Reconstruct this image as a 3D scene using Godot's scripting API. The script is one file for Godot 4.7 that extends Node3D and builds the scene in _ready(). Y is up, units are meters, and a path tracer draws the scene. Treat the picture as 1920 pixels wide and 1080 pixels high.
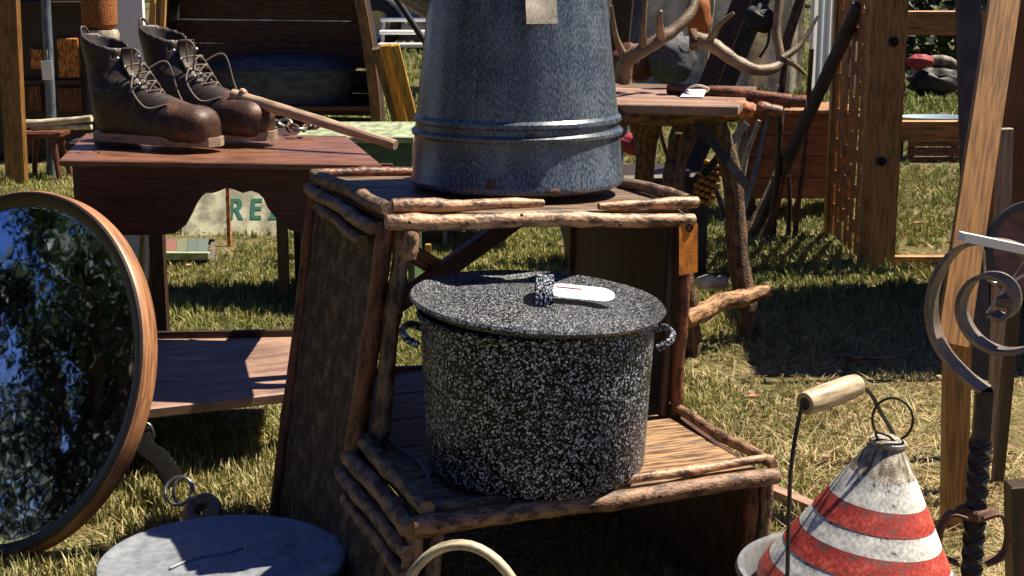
extends Node3D
# A flea-market pitch on a sunny lawn. Units are metres, y is up, the camera stands at x = 0, z = 0 and looks towards -z.

const FOCAL := 2773.0
const PITCH := 0.2112
var rng := RandomNumberGenerator.new()
var bases := {}
var used := {}
var M := {}
var T := {}

# ---------------------------------------------------------------- measuring
func lin(r: float, g: float, b: float) -> Color:
	return Color(r, g, b).linear_to_srgb()

func ray(px: float, py: float) -> Vector3:
	var yv := (540.0 - py) / FOCAL
	return Vector3((px - 960.0) / FOCAL, yv * cos(PITCH) - sin(PITCH), -(cos(PITCH) + yv * sin(PITCH)))

func P(px: float, py: float, z: float) -> Vector3:      # the point of a sight line that lies z metres away along the ground
	var r := ray(px, py)
	return Vector3(0, 1, 0) + r * (z / -r.z)

func G(px: float, py: float, h := 0.0) -> Vector3:      # the point of a sight line at height h
	var r := ray(px, py)
	return Vector3(0, 1, 0) + r * ((h - 1.0) / r.y)

# ---------------------------------------------------------------- objects
func numbered(called: String) -> String:
	if not used.has(called):
		used[called] = 0
		return called
	used[called] += 1
	return "%s_%03d" % [called, used[called]]

func thing(called: String, label: String, category: String, at := Vector3.ZERO, group := "") -> Node3D:
	var o := Node3D.new()
	o.name = numbered(called)
	add_child(o)
	o.position = at
	bases[o] = at
	o.set_meta("label", label)
	o.set_meta("category", category)
	if group != "":
		o.set_meta("group", group)
	return o

func new_st() -> SurfaceTool:
	var st := SurfaceTool.new()
	st.begin(Mesh.PRIMITIVE_TRIANGLES)
	return st

func commit(st: SurfaceTool) -> ArrayMesh:
	st.generate_normals()
	st.generate_tangents()
	return st.commit()

func obj(called: String, st: SurfaceTool, m: Material, parent: Node3D) -> MeshInstance3D:
	var o := MeshInstance3D.new()
	o.name = called
	o.mesh = commit(st)
	o.material_override = m
	parent.add_child(o, true)
	if bases.has(parent):
		o.position = -bases[parent]
	return o

func single(called: String, label: String, category: String, st: SurfaceTool, m: Material, group := "") -> MeshInstance3D:
	var o := MeshInstance3D.new()
	o.name = numbered(called)
	o.mesh = commit(st)
	o.material_override = m
	add_child(o)
	o.set_meta("label", label)
	o.set_meta("category", category)
	if group != "":
		o.set_meta("group", group)
	return o

func struct(called: String, o: Node3D) -> Node3D:
	o.name = called
	o.set_meta("kind", "structure")
	o.set_meta("label", "")
	o.remove_meta("label")
	return o

func copy(src: Node3D, at: Vector3, turn: float, label: String, scl := Vector3.ONE) -> Node3D:
	var c: Node3D = src.duplicate()
	c.name = numbered(String(src.name).rstrip("_0123456789"))
	add_child(c)
	c.transform = Transform3D(Basis(Vector3.UP, turn).scaled_local(scl), at)
	c.set_meta("label", label)
	return c

# ---------------------------------------------------------------- shapes
func vert(st: SurfaceTool, p: Vector3, uv: Vector2) -> void:
	st.set_uv(uv)
	st.add_vertex(p)

func face(st: SurfaceTool, pts: Array, grain: Vector3, off := Vector2.ZERO) -> void:   # convex, clockwise from outside
	var n: Vector3 = ((pts[2] - pts[0]) as Vector3).cross(pts[1] - pts[0]).normalized()
	var g := grain - n * grain.dot(n)
	if g.length() < 0.2:
		g = n.cross(Vector3(0.31, 0.77, 0.55))
	g = g.normalized()
	var c := n.cross(g)
	for k in range(1, pts.size() - 1):
		for q in [pts[0], pts[k], pts[k + 1]]:
			vert(st, q, Vector2((q as Vector3).dot(c), (q as Vector3).dot(g)) + off)

func board(st: SurfaceTool, a: Vector3, b: Vector3, c: Vector3, d: Vector3, th: float, bev := 0.002, grain := Vector3.ZERO) -> void:
	# a slab with the top corners a b c d (clockwise from above), th thick, its edges chamfered
	var n := (c - a).cross(b - a).normalized()
	var g := grain
	if g == Vector3.ZERO:
		g = (b - a) if (b - a).length() > (d - a).length() else (d - a)
	g = g.normalized()
	var off := Vector2(rng.randf() * 7.0, rng.randf() * 7.0)
	st.set_smooth_group(-1)
	var tc := [a, b, c, d]
	var rings := []
	for spec in [[bev, 0.0], [0.0, bev], [0.0, th - bev], [bev, th]]:
		var ring := []
		for k in 4:
			var p: Vector3 = tc[k]
			var e1: Vector3 = (tc[(k + 1) % 4] - p)
			var e2: Vector3 = (tc[(k + 3) % 4] - p)
			ring.append(p + (e1.normalized() + e2.normalized()) * spec[0] - n * spec[1])
		rings.append(ring)
	face(st, rings[0], g, off)
	for r in 3:
		for k in 4:
			var k2 := (k + 1) % 4
			face(st, [rings[r][k2], rings[r][k], rings[r + 1][k], rings[r + 1][k2]], g, off)
	face(st, [rings[3][3], rings[3][2], rings[3][1], rings[3][0]], g, off)

func box(st: SurfaceTool, c: Vector3, size: Vector3, bs := Basis.IDENTITY, bev := 0.003, grain := Vector3.ZERO) -> void:
	var h := size * 0.5
	var b := minf(bev, minf(h.x, minf(h.y, h.z)) * 0.4)
	var g := grain
	if g == Vector3.ZERO:
		g = bs.x if size.x >= size.y and size.x >= size.z else (bs.y if size.y >= size.z else bs.z)
	board(st, c + bs * Vector3(-h.x, h.y, h.z), c + bs * Vector3(-h.x, h.y, -h.z), c + bs * Vector3(h.x, h.y, -h.z), c + bs * Vector3(h.x, h.y, h.z), size.y, b, g)

func bar(st: SurfaceTool, a: Vector3, b: Vector3, w: float, d: float, side := Vector3.RIGHT, bev := 0.002) -> void:   # a squared timber from a to b, w wide along side, d deep
	var y := (b - a).normalized()
	var x := (side - y * side.dot(y)).normalized()
	var z := x.cross(y)
	box(st, (a + b) * 0.5, Vector3(w, (b - a).length(), d), Basis(x, y, z), bev, y)

func prism(st: SurfaceTool, outline: PackedVector2Array, o: Vector3, ax: Vector3, ay: Vector3, th: float, grain := Vector3.ZERO) -> void:
	# outline in the ax, ay plane, pushed th back along -(ax x ay)
	var n := ax.cross(ay).normalized()
	var g := (ax if grain == Vector3.ZERO else grain).normalized()
	var pts := outline
	if Geometry2D.is_polygon_clockwise(pts):
		pts = pts.duplicate()
		pts.reverse()
	var tri := Geometry2D.triangulate_polygon(pts)
	st.set_smooth_group(-1)
	var at := func(q: Vector2) -> Vector3: return o + ax * q.x + ay * q.y
	for t in range(0, tri.size(), 3):
		var a: Vector3 = at.call(pts[tri[t]])
		var b: Vector3 = at.call(pts[tri[t + 1]])
		var c: Vector3 = at.call(pts[tri[t + 2]])
		if (c - a).cross(b - a).dot(n) < 0:
			var s := b
			b = c
			c = s
		face(st, [a, b, c], g)
		face(st, [a - n * th, c - n * th, b - n * th], g)
	for k in pts.size():
		var a: Vector3 = at.call(pts[k])
		var b: Vector3 = at.call(pts[(k + 1) % pts.size()])
		face(st, [b, a, a - n * th, b - n * th], g)

func tube(st: SurfaceTool, pts: Array, radii: Array, sides := 8, cap := true, squash := 1.0, lead := Vector3.ZERO, rough := 0.0) -> void:
	var n := pts.size()
	var off := Vector2(rng.randf() * 5.0, rng.randf() * 5.0)
	var rings := []
	var vs := []
	var t0: Vector3 = (pts[1] - pts[0]).normalized()
	var nx := t0.cross(Vector3(0.3, 0.2, 0.93)).normalized() if lead == Vector3.ZERO else (lead - t0 * lead.dot(t0)).normalized()
	var len := 0.0
	var rs: float = 0.0
	for r in radii:
		rs += r
	rs /= radii.size()
	for i in n:
		var tt: Vector3 = (pts[mini(i + 1, n - 1)] - pts[maxi(i - 1, 0)]).normalized()
		nx = (nx - tt * nx.dot(tt)).normalized()
		var by := tt.cross(nx)
		var ring := []
		for j in sides:
			var a := TAU * j / sides
			var r: float = radii[i] * (1.0 + (rng.randf() - 0.5) * rough)
			ring.append(pts[i] + (nx * cos(a) + by * sin(a) * squash) * r)
		rings.append(ring)
		if i > 0:
			len += ((pts[i] - pts[i - 1]) as Vector3).length()
		vs.append(len)
	st.set_smooth_group(1)
	for i in n - 1:
		for j in sides:
			var j2 := (j + 1) % sides
			var u0 := TAU * rs * j / sides + off.x
			var u1 := TAU * rs * (j + 1) / sides + off.x
			var v0: float = vs[i] + off.y
			var v1: float = vs[i + 1] + off.y
			vert(st, rings[i][j], Vector2(u0, v0)); vert(st, rings[i + 1][j], Vector2(u0, v1)); vert(st, rings[i + 1][j2], Vector2(u1, v1))
			vert(st, rings[i][j], Vector2(u0, v0)); vert(st, rings[i + 1][j2], Vector2(u1, v1)); vert(st, rings[i][j2], Vector2(u1, v0))
	if cap:
		st.set_smooth_group(-1)
		for e in 2:
			var ring: Array = rings[0] if e == 0 else rings[n - 1]
			var c: Vector3 = pts[0] if e == 0 else pts[n - 1]
			for j in sides:
				var p1: Vector3 = ring[j]
				var p2: Vector3 = ring[(j + 1) % sides]
				if e == 1:
					vert(st, c, off); vert(st, p2, off + Vector2(0.01, 0.01)); vert(st, p1, off + Vector2(0.0, 0.01))
				else:
					vert(st, c, off); vert(st, p1, off + Vector2(0.0, 0.01)); vert(st, p2, off + Vector2(0.01, 0.01))

func smooth_path(ctrl: Array, per := 6, closed := false) -> Array:
	var out := []
	var n := ctrl.size()
	var segs := n if closed else n - 1
	for i in segs:
		var p0: Vector3 = ctrl[(i - 1 + n) % n] if closed else ctrl[maxi(i - 1, 0)]
		var p1: Vector3 = ctrl[i]
		var p2: Vector3 = ctrl[(i + 1) % n]
		var p3: Vector3 = ctrl[(i + 2) % n] if closed else ctrl[mini(i + 2, n - 1)]
		for k in per:
			out.append(p1.cubic_interpolate(p2, p0, p3, float(k) / per))
	out.append(ctrl[0] if closed else ctrl[n - 1])
	return out

func wire(st: SurfaceTool, ctrl: Array, r: float, per := 6, sides := 6, closed := false) -> void:
	var pts := smooth_path(ctrl, per, closed)
	var rr := []
	for p in pts:
		rr.append(r)
	tube(st, pts, rr, sides, not closed)

func limb(st: SurfaceTool, ctrl: Array, r0: float, r1: float, per := 6, sides := 9, rough := 0.12) -> void:   # a crooked branch
	var pts := smooth_path(ctrl, per)
	var rr := []
	for i in pts.size():
		var f := float(i) / (pts.size() - 1)
		rr.append(lerpf(r0, r1, f) * (1.0 + (rng.randf() - 0.5) * rough * 1.2))
	tube(st, pts, rr, sides, true, 1.0, Vector3.ZERO, rough)

func twig(st: SurfaceTool, a: Vector3, b: Vector3, r: float, r2 := -1.0, bend := 0.004, sides := 9) -> void:   # a barked stick with knots
	var n := maxi(6, int((b - a).length() / 0.022))
	var d := (b - a).normalized()
	var x := d.cross(Vector3(0.2, 0.9, 0.37)).normalized()
	var y := d.cross(x)
	var p1 := rng.randf() * TAU
	var p2 := rng.randf() * TAU
	var e: float = r if r2 < 0.0 else r2
	var pts := []
	var rr := []
	var knot := rng.randi() % n
	for i in n + 1:
		var f := float(i) / n
		pts.append(a.lerp(b, f) + (x * sin(f * 6.0 + p1) + y * sin(f * 8.3 + p2)) * bend * sin(f * PI))
		var k := 1.0 + (rng.randf() - 0.5) * 0.05
		if i == knot or i == (knot + n / 2) % n:
			k += 0.16
		if i == 0 or i == n:
			k *= 0.9
		rr.append(lerpf(r, e, f) * k)
	tube(st, pts, rr, sides, true, 1.0, Vector3.ZERO, 0.05)

func lathe(st: SurfaceTool, prof: Array, segs: int, xf: Transform3D, ulen := 1.0, a0 := 0.0, a1 := TAU) -> void:   # prof of Vector2(radius, height), outside upward
	var v := 0.0
	var group := 1
	for i in prof.size() - 1:
		var p: Vector2 = prof[i]
		var q: Vector2 = prof[i + 1]
		if i > 0 and absf((p - prof[i - 1]).angle_to(q - p)) > 0.7:
			group += 1
		st.set_smooth_group(group)
		var dv := p.distance_to(q)
		for j in segs:
			var f0 := a0 + (a1 - a0) * j / segs
			var f1 := a0 + (a1 - a0) * (j + 1) / segs
			if j == segs - 1 and a1 - a0 > TAU - 0.001:
				f1 = a0
			var bl := xf * Vector3(p.x * cos(f0), p.y, -p.x * sin(f0))
			var br := xf * Vector3(p.x * cos(f1), p.y, -p.x * sin(f1))
			var tl := xf * Vector3(q.x * cos(f0), q.y, -q.x * sin(f0))
			var tr := xf * Vector3(q.x * cos(f1), q.y, -q.x * sin(f1))
			var u0 := ulen * j / segs
			var u1 := ulen * (j + 1) / segs
			if q.x > 0.00001:
				vert(st, bl, Vector2(u0, v)); vert(st, tl, Vector2(u0, v + dv)); vert(st, tr, Vector2(u1, v + dv))
			if p.x > 0.00001:
				vert(st, bl, Vector2(u0, v)); vert(st, tr, Vector2(u1, v + dv)); vert(st, br, Vector2(u1, v))
		v += dv

func strip(st: SurfaceTool, path: Array, w: Vector3, th: float) -> void:   # a flat iron strap swept along path, its width along w
	var off := Vector2(rng.randf(), rng.randf())
	var rings := []
	var n := path.size()
	var len := 0.0
	for i in n:
		var tt: Vector3 = (path[mini(i + 1, n - 1)] - path[maxi(i - 1, 0)]).normalized()
		var nn := w.normalized().cross(tt).normalized() * th * 0.5
		rings.append([path[i] + nn, path[i] + nn + w, path[i] - nn + w, path[i] - nn])
	for i in n - 1:
		var l2 := len + ((path[i + 1] - path[i]) as Vector3).length()
		for k in 4:
			st.set_smooth_group(10 + k)
			var k2 := (k + 1) % 4
			var a: Vector3 = rings[i][k]
			var b: Vector3 = rings[i + 1][k]
			var c: Vector3 = rings[i + 1][k2]
			var d: Vector3 = rings[i][k2]
			var cen: Vector3 = (rings[i][0] + rings[i][2]) * 0.5
			var uv := [Vector2(k * 0.04, len) + off, Vector2(k * 0.04, l2) + off, Vector2(k * 0.04 + 0.03, l2) + off, Vector2(k * 0.04 + 0.03, len) + off]
			if (c - a).cross(b - a).dot((a + c) * 0.5 - cen) > 0:
				vert(st, a, uv[0]); vert(st, b, uv[1]); vert(st, c, uv[2])
				vert(st, a, uv[0]); vert(st, c, uv[2]); vert(st, d, uv[3])
			else:
				vert(st, a, uv[0]); vert(st, c, uv[2]); vert(st, b, uv[1])
				vert(st, a, uv[0]); vert(st, d, uv[3]); vert(st, c, uv[2])
		len = l2
	st.set_smooth_group(-1)
	face(st, [rings[0][0], rings[0][1], rings[0][2], rings[0][3]], w)
	face(st, [rings[n - 1][3], rings[n - 1][2], rings[n - 1][1], rings[n - 1][0]], w)

# surface nets over a distance field; keep(p) picks which faces go into which tool
func nets(field: Callable, lo: Vector3, hi: Vector3, cell: float, xf: Transform3D, sts: Array, pick: Callable) -> void:
	var nx := int((hi.x - lo.x) / cell) + 2
	var ny := int((hi.y - lo.y) / cell) + 2
	var nz_ := int((hi.z - lo.z) / cell) + 2
	var val := PackedFloat32Array()
	val.resize(nx * ny * nz_)
	var i := 0
	for z in nz_:
		for y in ny:
			for x in nx:
				val[i] = field.call(lo + Vector3(x, y, z) * cell)
				i += 1
	var sx := 1
	var sy := nx
	var sz := nx * ny
	var cellv := {}
	var corner := [0, sx, sy, sx + sy, sz, sx + sz, sy + sz, sx + sy + sz]
	var cpos := [Vector3(0, 0, 0), Vector3(1, 0, 0), Vector3(0, 1, 0), Vector3(1, 1, 0), Vector3(0, 0, 1), Vector3(1, 0, 1), Vector3(0, 1, 1), Vector3(1, 1, 1)]
	var edges := [[0, 1], [2, 3], [4, 5], [6, 7], [0, 2], [1, 3], [4, 6], [5, 7], [0, 4], [1, 5], [2, 6], [3, 7]]
	for z in nz_ - 1:
		for y in ny - 1:
			for x in nx - 1:
				var b := x + y * sy + z * sz
				var neg := 0
				for k in 8:
					if val[b + corner[k]] < 0.0:
						neg += 1
				if neg == 0 or neg == 8:
					continue
				var s := Vector3.ZERO
				var c := 0
				for e in edges:
					var a0 := val[b + corner[e[0]]]
					var a1 := val[b + corner[e[1]]]
					if (a0 < 0.0) != (a1 < 0.0):
						s += cpos[e[0]].lerp(cpos[e[1]], a0 / (a0 - a1))
						c += 1
				cellv[b] = lo + (Vector3(x, y, z) + s / c) * cell
	var quad := func(a, b, c, d, flip: bool):
		var q := [a, b, c, d] if not flip else [d, c, b, a]
		var pts := []
		for k in q:
			if not cellv.has(k):
				return
			pts.append(cellv[k])
		var st: SurfaceTool = sts[pick.call((pts[0] + pts[2]) * 0.5)]
		st.set_smooth_group(1)
		for k in [0, 1, 2, 0, 2, 3]:
			var p: Vector3 = pts[k]
			vert(st, xf * p, Vector2(p.x + p.z, p.y + p.z * 0.5))
	for z in range(1, nz_ - 1):
		for y in range(1, ny - 1):
			for x in range(1, nx - 1):
				var b := x + y * sy + z * sz
				var v0 := val[b] < 0.0
				if v0 != (val[b + sx] < 0.0):
					quad.call(b, b - sz, b - sy - sz, b - sy, not v0)
				if v0 != (val[b + sy] < 0.0):
					quad.call(b, b - sx, b - sx - sz, b - sz, not v0)
				if v0 != (val[b + sz] < 0.0):
					quad.call(b, b - sy, b - sx - sy, b - sx, not v0)

func cap_d(p: Vector3, a: Vector3, b: Vector3, ra: float, rb: float) -> float:
	var ab := b - a
	var t := clampf((p - a).dot(ab) / ab.length_squared(), 0.0, 1.0)
	return (p - a - ab * t).length() - lerpf(ra, rb, t)

func smin(a: float, b: float, k: float) -> float:
	var h := maxf(k - absf(a - b), 0.0) / k
	return minf(a, b) - h * h * k * 0.25

# ---------------------------------------------------------------- textures
func nz(sd: int, freq: float, oct := 4, type := FastNoiseLite.TYPE_SIMPLEX_SMOOTH) -> FastNoiseLite:
	var n := FastNoiseLite.new()
	n.seed = sd
	n.frequency = freq
	n.noise_type = type
	n.fractal_octaves = oct
	return n

func gray(n: FastNoiseLite, size: int) -> PackedByteArray:
	var im := n.get_seamless_image(size, size)
	im.convert(Image.FORMAT_L8)
	return im.get_data()

func ramp(data: PackedByteArray, size: int, stops: Array, data2 := PackedByteArray(), w2 := 0.0) -> ImageTexture:   # stops: [at, sRGB colour]
	var lut := PackedByteArray()
	for i in 256:
		var f := i / 255.0
		var c: Color = stops[0][1]
		for k in stops.size() - 1:
			if f >= stops[k][0]:
				c = (stops[k][1] as Color).lerp(stops[k + 1][1], clampf((f - stops[k][0]) / maxf(0.0001, stops[k + 1][0] - stops[k][0]), 0.0, 1.0))
		lut.append_array([int(c.r * 255.0), int(c.g * 255.0), int(c.b * 255.0)])
	var out := PackedByteArray()
	out.resize(size * size * 3)
	var two := data2.size() > 0
	for i in size * size:
		var v: int = data[i]
		if two:
			v = int(v * (1.0 - w2) + data2[i] * w2)
		out[i * 3] = lut[v * 3]
		out[i * 3 + 1] = lut[v * 3 + 1]
		out[i * 3 + 2] = lut[v * 3 + 2]
	return ImageTexture.create_from_image(Image.create_from_data(size, size, false, Image.FORMAT_RGB8, out))

func bumps(data: PackedByteArray, size: int, strength: float) -> ImageTexture:
	var im := Image.create_from_data(size, size, false, Image.FORMAT_L8, data)
	im.convert(Image.FORMAT_RGBA8)
	im.bump_map_to_normal_map(strength)
	return ImageTexture.create_from_image(im)

func g3(v: float) -> Color:
	return Color(v, v, v)

func dots(size: int, count: int, rmin: float, rmax: float, ground: Color, lo: Color, hi: Color) -> ImageTexture:
	var im := Image.create_empty(size, size, false, Image.FORMAT_RGB8)
	im.fill(ground)
	for i in count:
		var cx := rng.randf() * size
		var cy := rng.randf() * size
		var r := rmin + (rmax - rmin) * pow(rng.randf(), 2.0)
		var e := rng.randf_range(0.85, 1.18)
		var col := lo.lerp(hi, rng.randf())
		for y in range(int(-r * 1.4) - 1, int(r * 1.4) + 2):
			for x in range(int(-r * 1.4) - 1, int(r * 1.4) + 2):
				if Vector2(x * e, y / e).length() < r:
					im.set_pixel(posmod(int(cx) + x, size), posmod(int(cy) + y, size), col)
	return ImageTexture.create_from_image(im)

func mat(c: Color, rough: float, tex: Texture2D = null, sc := Vector3.ONE, nrm: Texture2D = null, ns := 1.0, metal := 0.0) -> StandardMaterial3D:
	var m := StandardMaterial3D.new()
	m.albedo_color = c
	m.roughness = rough
	m.metallic = metal
	m.albedo_texture = tex
	m.uv1_scale = sc
	if nrm:
		m.normal_enabled = true
		m.normal_texture = nrm
		m.normal_scale = ns
	return m

func make_materials() -> void:
	var S := 512
	var fine := gray(nz(3, 0.02, 5), S)
	var soft := gray(nz(9, 0.008, 3), S)
	var cell := gray(nz(12, 0.03, 2, FastNoiseLite.TYPE_CELLULAR), S)
	var gritty := gray(nz(21, 0.09, 3), S)
	T.grain = ramp(fine, S, [[0.0, g3(0.42)], [0.35, g3(0.72)], [0.6, g3(0.9)], [1.0, g3(1.0)]], soft, 0.3)
	T.grain_n = bumps(fine, S, 3.0)
	T.bark = ramp(fine, S, [[0.0, Color(0.22, 0.18, 0.16)], [0.36, Color(0.5, 0.42, 0.36)], [0.52, Color(0.86, 0.78, 0.7)], [0.7, Color(1.0, 0.9, 0.78)], [1.0, Color(1.0, 1.0, 0.95)]], gritty, 0.35)
	T.bark_n = bumps(gritty, S, 5.0)
	T.blotch = ramp(soft, S, [[0.0, g3(0.45)], [0.4, g3(0.75)], [0.7, g3(0.95)], [1.0, g3(1.0)]], gritty, 0.35)
	T.grit_n = bumps(gritty, S, 4.0)
	T.soft_n = bumps(soft, S, 8.0)
	T.lichen = ramp(gritty, S, [[0.0, Color(0.12, 0.1, 0.09)], [0.42, Color(0.32, 0.28, 0.25)], [0.58, Color(0.6, 0.54, 0.45)], [0.68, Color(1.0, 0.95, 0.85)], [1.0, Color(1.0, 1.0, 0.95)]], soft, 0.35)
	T.galv = ramp(cell, S, [[0.0, g3(0.7)], [0.5, g3(0.85)], [1.0, g3(1.0)]], soft, 0.5)
	T.mottle = ramp(gritty, S, [[0.0, Color(0.3, 0.33, 0.4)], [0.38, Color(0.52, 0.56, 0.64)], [0.6, Color(0.84, 0.88, 0.93)], [0.8, Color(1.0, 1.0, 1.0)], [1.0, Color(1.0, 0.97, 0.92)]], soft, 0.25)
	T.canner = dots(1024, 7200, 2.6, 7.0, Color(0.025, 0.028, 0.042), Color(0.3, 0.31, 0.35), Color(0.86, 0.88, 0.92))
	T.lid = dots(1024, 12500, 2.0, 4.6, Color(0.05, 0.05, 0.06), Color(0.3, 0.3, 0.32), Color(0.8, 0.81, 0.83))
	T.chip_white = ramp(gritty, S, [[0.0, Color(0.2, 0.18, 0.16)], [0.24, Color(0.36, 0.34, 0.32)], [0.28, Color(0.6, 0.6, 0.6)], [0.45, Color(0.7, 0.7, 0.69)], [0.6, Color(0.82, 0.81, 0.79)], [1.0, Color(0.9, 0.89, 0.86)]], soft, 0.5)
	T.chip_red = ramp(gritty, S, [[0.0, Color(0.3, 0.26, 0.24)], [0.3, Color(0.44, 0.36, 0.33)], [0.34, Color(0.5, 0.17, 0.14)], [0.52, Color(0.64, 0.2, 0.16)], [0.66, Color(0.7, 0.3, 0.24)], [1.0, Color(0.74, 0.46, 0.4)]], soft, 0.5)
	T.zinc_worn = ramp(gritty, S, [[0.0, Color(0.2, 0.17, 0.13)], [0.38, Color(0.36, 0.32, 0.27)], [0.52, Color(0.6, 0.56, 0.5)], [0.7, Color(0.8, 0.78, 0.74)], [1.0, Color(0.9, 0.88, 0.84)]], soft, 0.45)
	T.rust = ramp(gritty, S, [[0.0, Color(0.16, 0.12, 0.1)], [0.45, Color(0.34, 0.26, 0.22)], [0.65, Color(0.5, 0.38, 0.3)], [1.0, Color(0.62, 0.52, 0.44)]], soft, 0.4)
	T.soil = ramp(fine, S, [[0.0, Color(0.2, 0.17, 0.09)], [0.4, Color(0.38, 0.33, 0.18)], [0.7, Color(0.54, 0.47, 0.28)], [1.0, Color(0.68, 0.6, 0.42)]], gritty, 0.5)
	T.leather = ramp(gritty, S, [[0.0, g3(0.5)], [0.5, g3(0.8)], [1.0, g3(1.0)]], soft, 0.5)

	M.mahogany = mat(lin(0.14, 0.042, 0.02), 0.5, T.grain, Vector3(9, 0.9, 1), T.grain_n, 0.2)
	M.table_top = mat(lin(0.26, 0.115, 0.07), 0.36, T.grain, Vector3(5, 0.8, 1), T.grain_n, 0.12)
	M.shelf_wood = mat(lin(0.42, 0.255, 0.185), 0.5, T.blotch, Vector3(3, 0.6, 1), T.grain_n, 0.12)
	M.dark_wood = mat(lin(0.05, 0.022, 0.013), 0.55, T.grain, Vector3(9, 1, 1), T.grain_n, 0.25)
	M.twig = mat(lin(0.3, 0.21, 0.155), 0.6, T.bark, Vector3(5, 2.2, 1), T.bark_n, 0.32)
	M.twig_red = mat(lin(0.2, 0.08, 0.045), 0.5, T.bark, Vector3(4, 1.4, 1), T.bark_n, 0.3)
	M.twig_grey = mat(lin(0.23, 0.18, 0.14), 0.65, T.bark, Vector3(5, 2, 1), T.bark_n, 0.35)
	M.twig_pale = mat(lin(0.52, 0.375, 0.27), 0.5, T.bark, Vector3(3, 1.6, 1), T.bark_n, 0.25)
	M.bark_sheet = mat(lin(0.3, 0.225, 0.16), 0.8, T.lichen, Vector3(5, 5, 1), T.bark_n, 1.6)
	M.old_plank = mat(lin(0.38, 0.285, 0.19), 0.6, T.bark, Vector3(9, 0.8, 1), T.grain_n, 0.35)
	M.grey_plank = mat(lin(0.2, 0.16, 0.13), 0.6, T.bark, Vector3(9, 0.8, 1), T.grain_n, 0.35)
	M.pine = mat(lin(0.4, 0.19, 0.05), 0.45, T.grain, Vector3(14, 0.8, 1), T.grain_n, 0.15)
	M.pine_grey = mat(lin(0.42, 0.28, 0.19), 0.55, T.grain, Vector3(14, 0.8, 1), T.grain_n, 0.15)
	M.gate_wood = mat(lin(0.62, 0.32, 0.105), 0.55, T.grain, Vector3(10, 0.9, 1), T.grain_n, 0.2)
	M.lattice = mat(lin(0.55, 0.29, 0.105), 0.6, T.bark, Vector3(8, 2, 1), T.grain_n, 0.3)
	M.log = mat(lin(0.17, 0.115, 0.075), 0.75, T.bark, Vector3(6, 2, 1), T.bark_n, 1.0)
	M.log_pale = mat(lin(0.46, 0.29, 0.16), 0.65, T.bark, Vector3(6, 2, 1), T.bark_n, 0.8)
	M.log_end = mat(lin(0.62, 0.23, 0.09), 0.6, T.bark, Vector3(5, 4, 1), T.bark_n, 0.6)
	M.antler = mat(lin(0.27, 0.19, 0.115), 0.5, T.blotch, Vector3(5, 3, 1), T.grit_n, 0.5)
	M.handle_wood = mat(lin(0.62, 0.48, 0.31), 0.5, T.grain, Vector3(18, 2, 1), T.grain_n, 0.2)
	M.stick = mat(lin(0.58, 0.4, 0.27), 0.5, T.grain, Vector3(12, 1.2, 1), T.grain_n, 0.2)
	M.bone = mat(lin(0.7, 0.62, 0.45), 0.5, T.blotch, Vector3(5, 3, 1))
	M.galv = mat(lin(0.38, 0.4, 0.42), 0.42, T.galv, Vector3(6, 6, 1), T.soft_n, 0.25, 0.55)
	M.galv_dull = mat(lin(0.33, 0.36, 0.41), 0.48, T.galv, Vector3(5, 5, 1), T.soft_n, 1.0, 0.3)
	M.iron = mat(lin(0.23, 0.18, 0.15), 0.5, T.rust, Vector3(5, 5, 1), T.grit_n, 0.5, 0.1)
	M.iron.albedo_texture = T.blotch
	M.dark_iron = mat(lin(0.035, 0.034, 0.036), 0.45, T.blotch, Vector3(5, 5, 1), T.grit_n, 0.5, 0.4)
	M.galv_dull.uv1_triplanar = true
	M.galv_dull.uv1_scale = Vector3(4, 4, 4)
	M.wire = mat(lin(0.09, 0.075, 0.065), 0.4, T.blotch, Vector3(6, 6, 1), null, 1.0, 0.5)
	M.rust = mat(lin(0.85, 0.75, 0.68), 0.75, T.rust, Vector3(6, 6, 1), T.grit_n, 0.8, 0.15)
	M.steel = mat(lin(0.55, 0.55, 0.54), 0.3, T.blotch, Vector3(9, 9, 1), null, 1.0, 0.9)
	M.enamel = mat(lin(0.155, 0.176, 0.198), 0.27, T.mottle, Vector3(5, 2.2, 1), T.soft_n, 0.2)
	M.enamel.metallic_specular = 0.6
	M.canner = mat(Color(0.94, 0.97, 1.0), 0.34, T.canner, Vector3(3.8, 3.8, 1), T.soft_n, 0.1)
	M.canner.metallic_specular = 0.3
	M.canner_lid = mat(Color(0.96, 0.98, 1.0), 0.36, T.lid, Vector3(3.9, 3.9, 3.9), T.soft_n, 0.05)
	M.canner_lid.uv1_triplanar = true
	M.leather = mat(lin(0.036, 0.02, 0.015), 0.52, T.blotch, Vector3(5, 5, 5), T.grit_n, 0.25)
	M.leather.uv1_triplanar = true
	M.toe_leather = mat(lin(0.19, 0.095, 0.068), 0.55, T.lichen, Vector3(6, 6, 6), T.grit_n, 0.25)
	M.toe_leather.uv1_triplanar = true
	M.sole = mat(lin(0.42, 0.3, 0.21), 0.65, T.grain, Vector3(4, 12, 1))
	M.sole.uv1_triplanar = true
	M.lace = mat(lin(0.16, 0.125, 0.1), 0.85)
	M.strap = mat(lin(0.012, 0.011, 0.012), 0.7, T.leather, Vector3(14, 14, 1), T.grit_n, 0.5)
	M.strap.metallic_specular = 0.12
	M.black = mat(lin(0.016, 0.016, 0.018), 0.6, T.leather, Vector3(4, 4, 1))
	M.paper = mat(lin(0.92, 0.82, 0.68), 0.8, T.blotch, Vector3(4, 4, 1))
	M.white_paper = mat(lin(0.82, 0.8, 0.76), 0.75)
	M.red = mat(lin(0.42, 0.03, 0.045), 0.7, T.blotch, Vector3(4, 4, 1))
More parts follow.
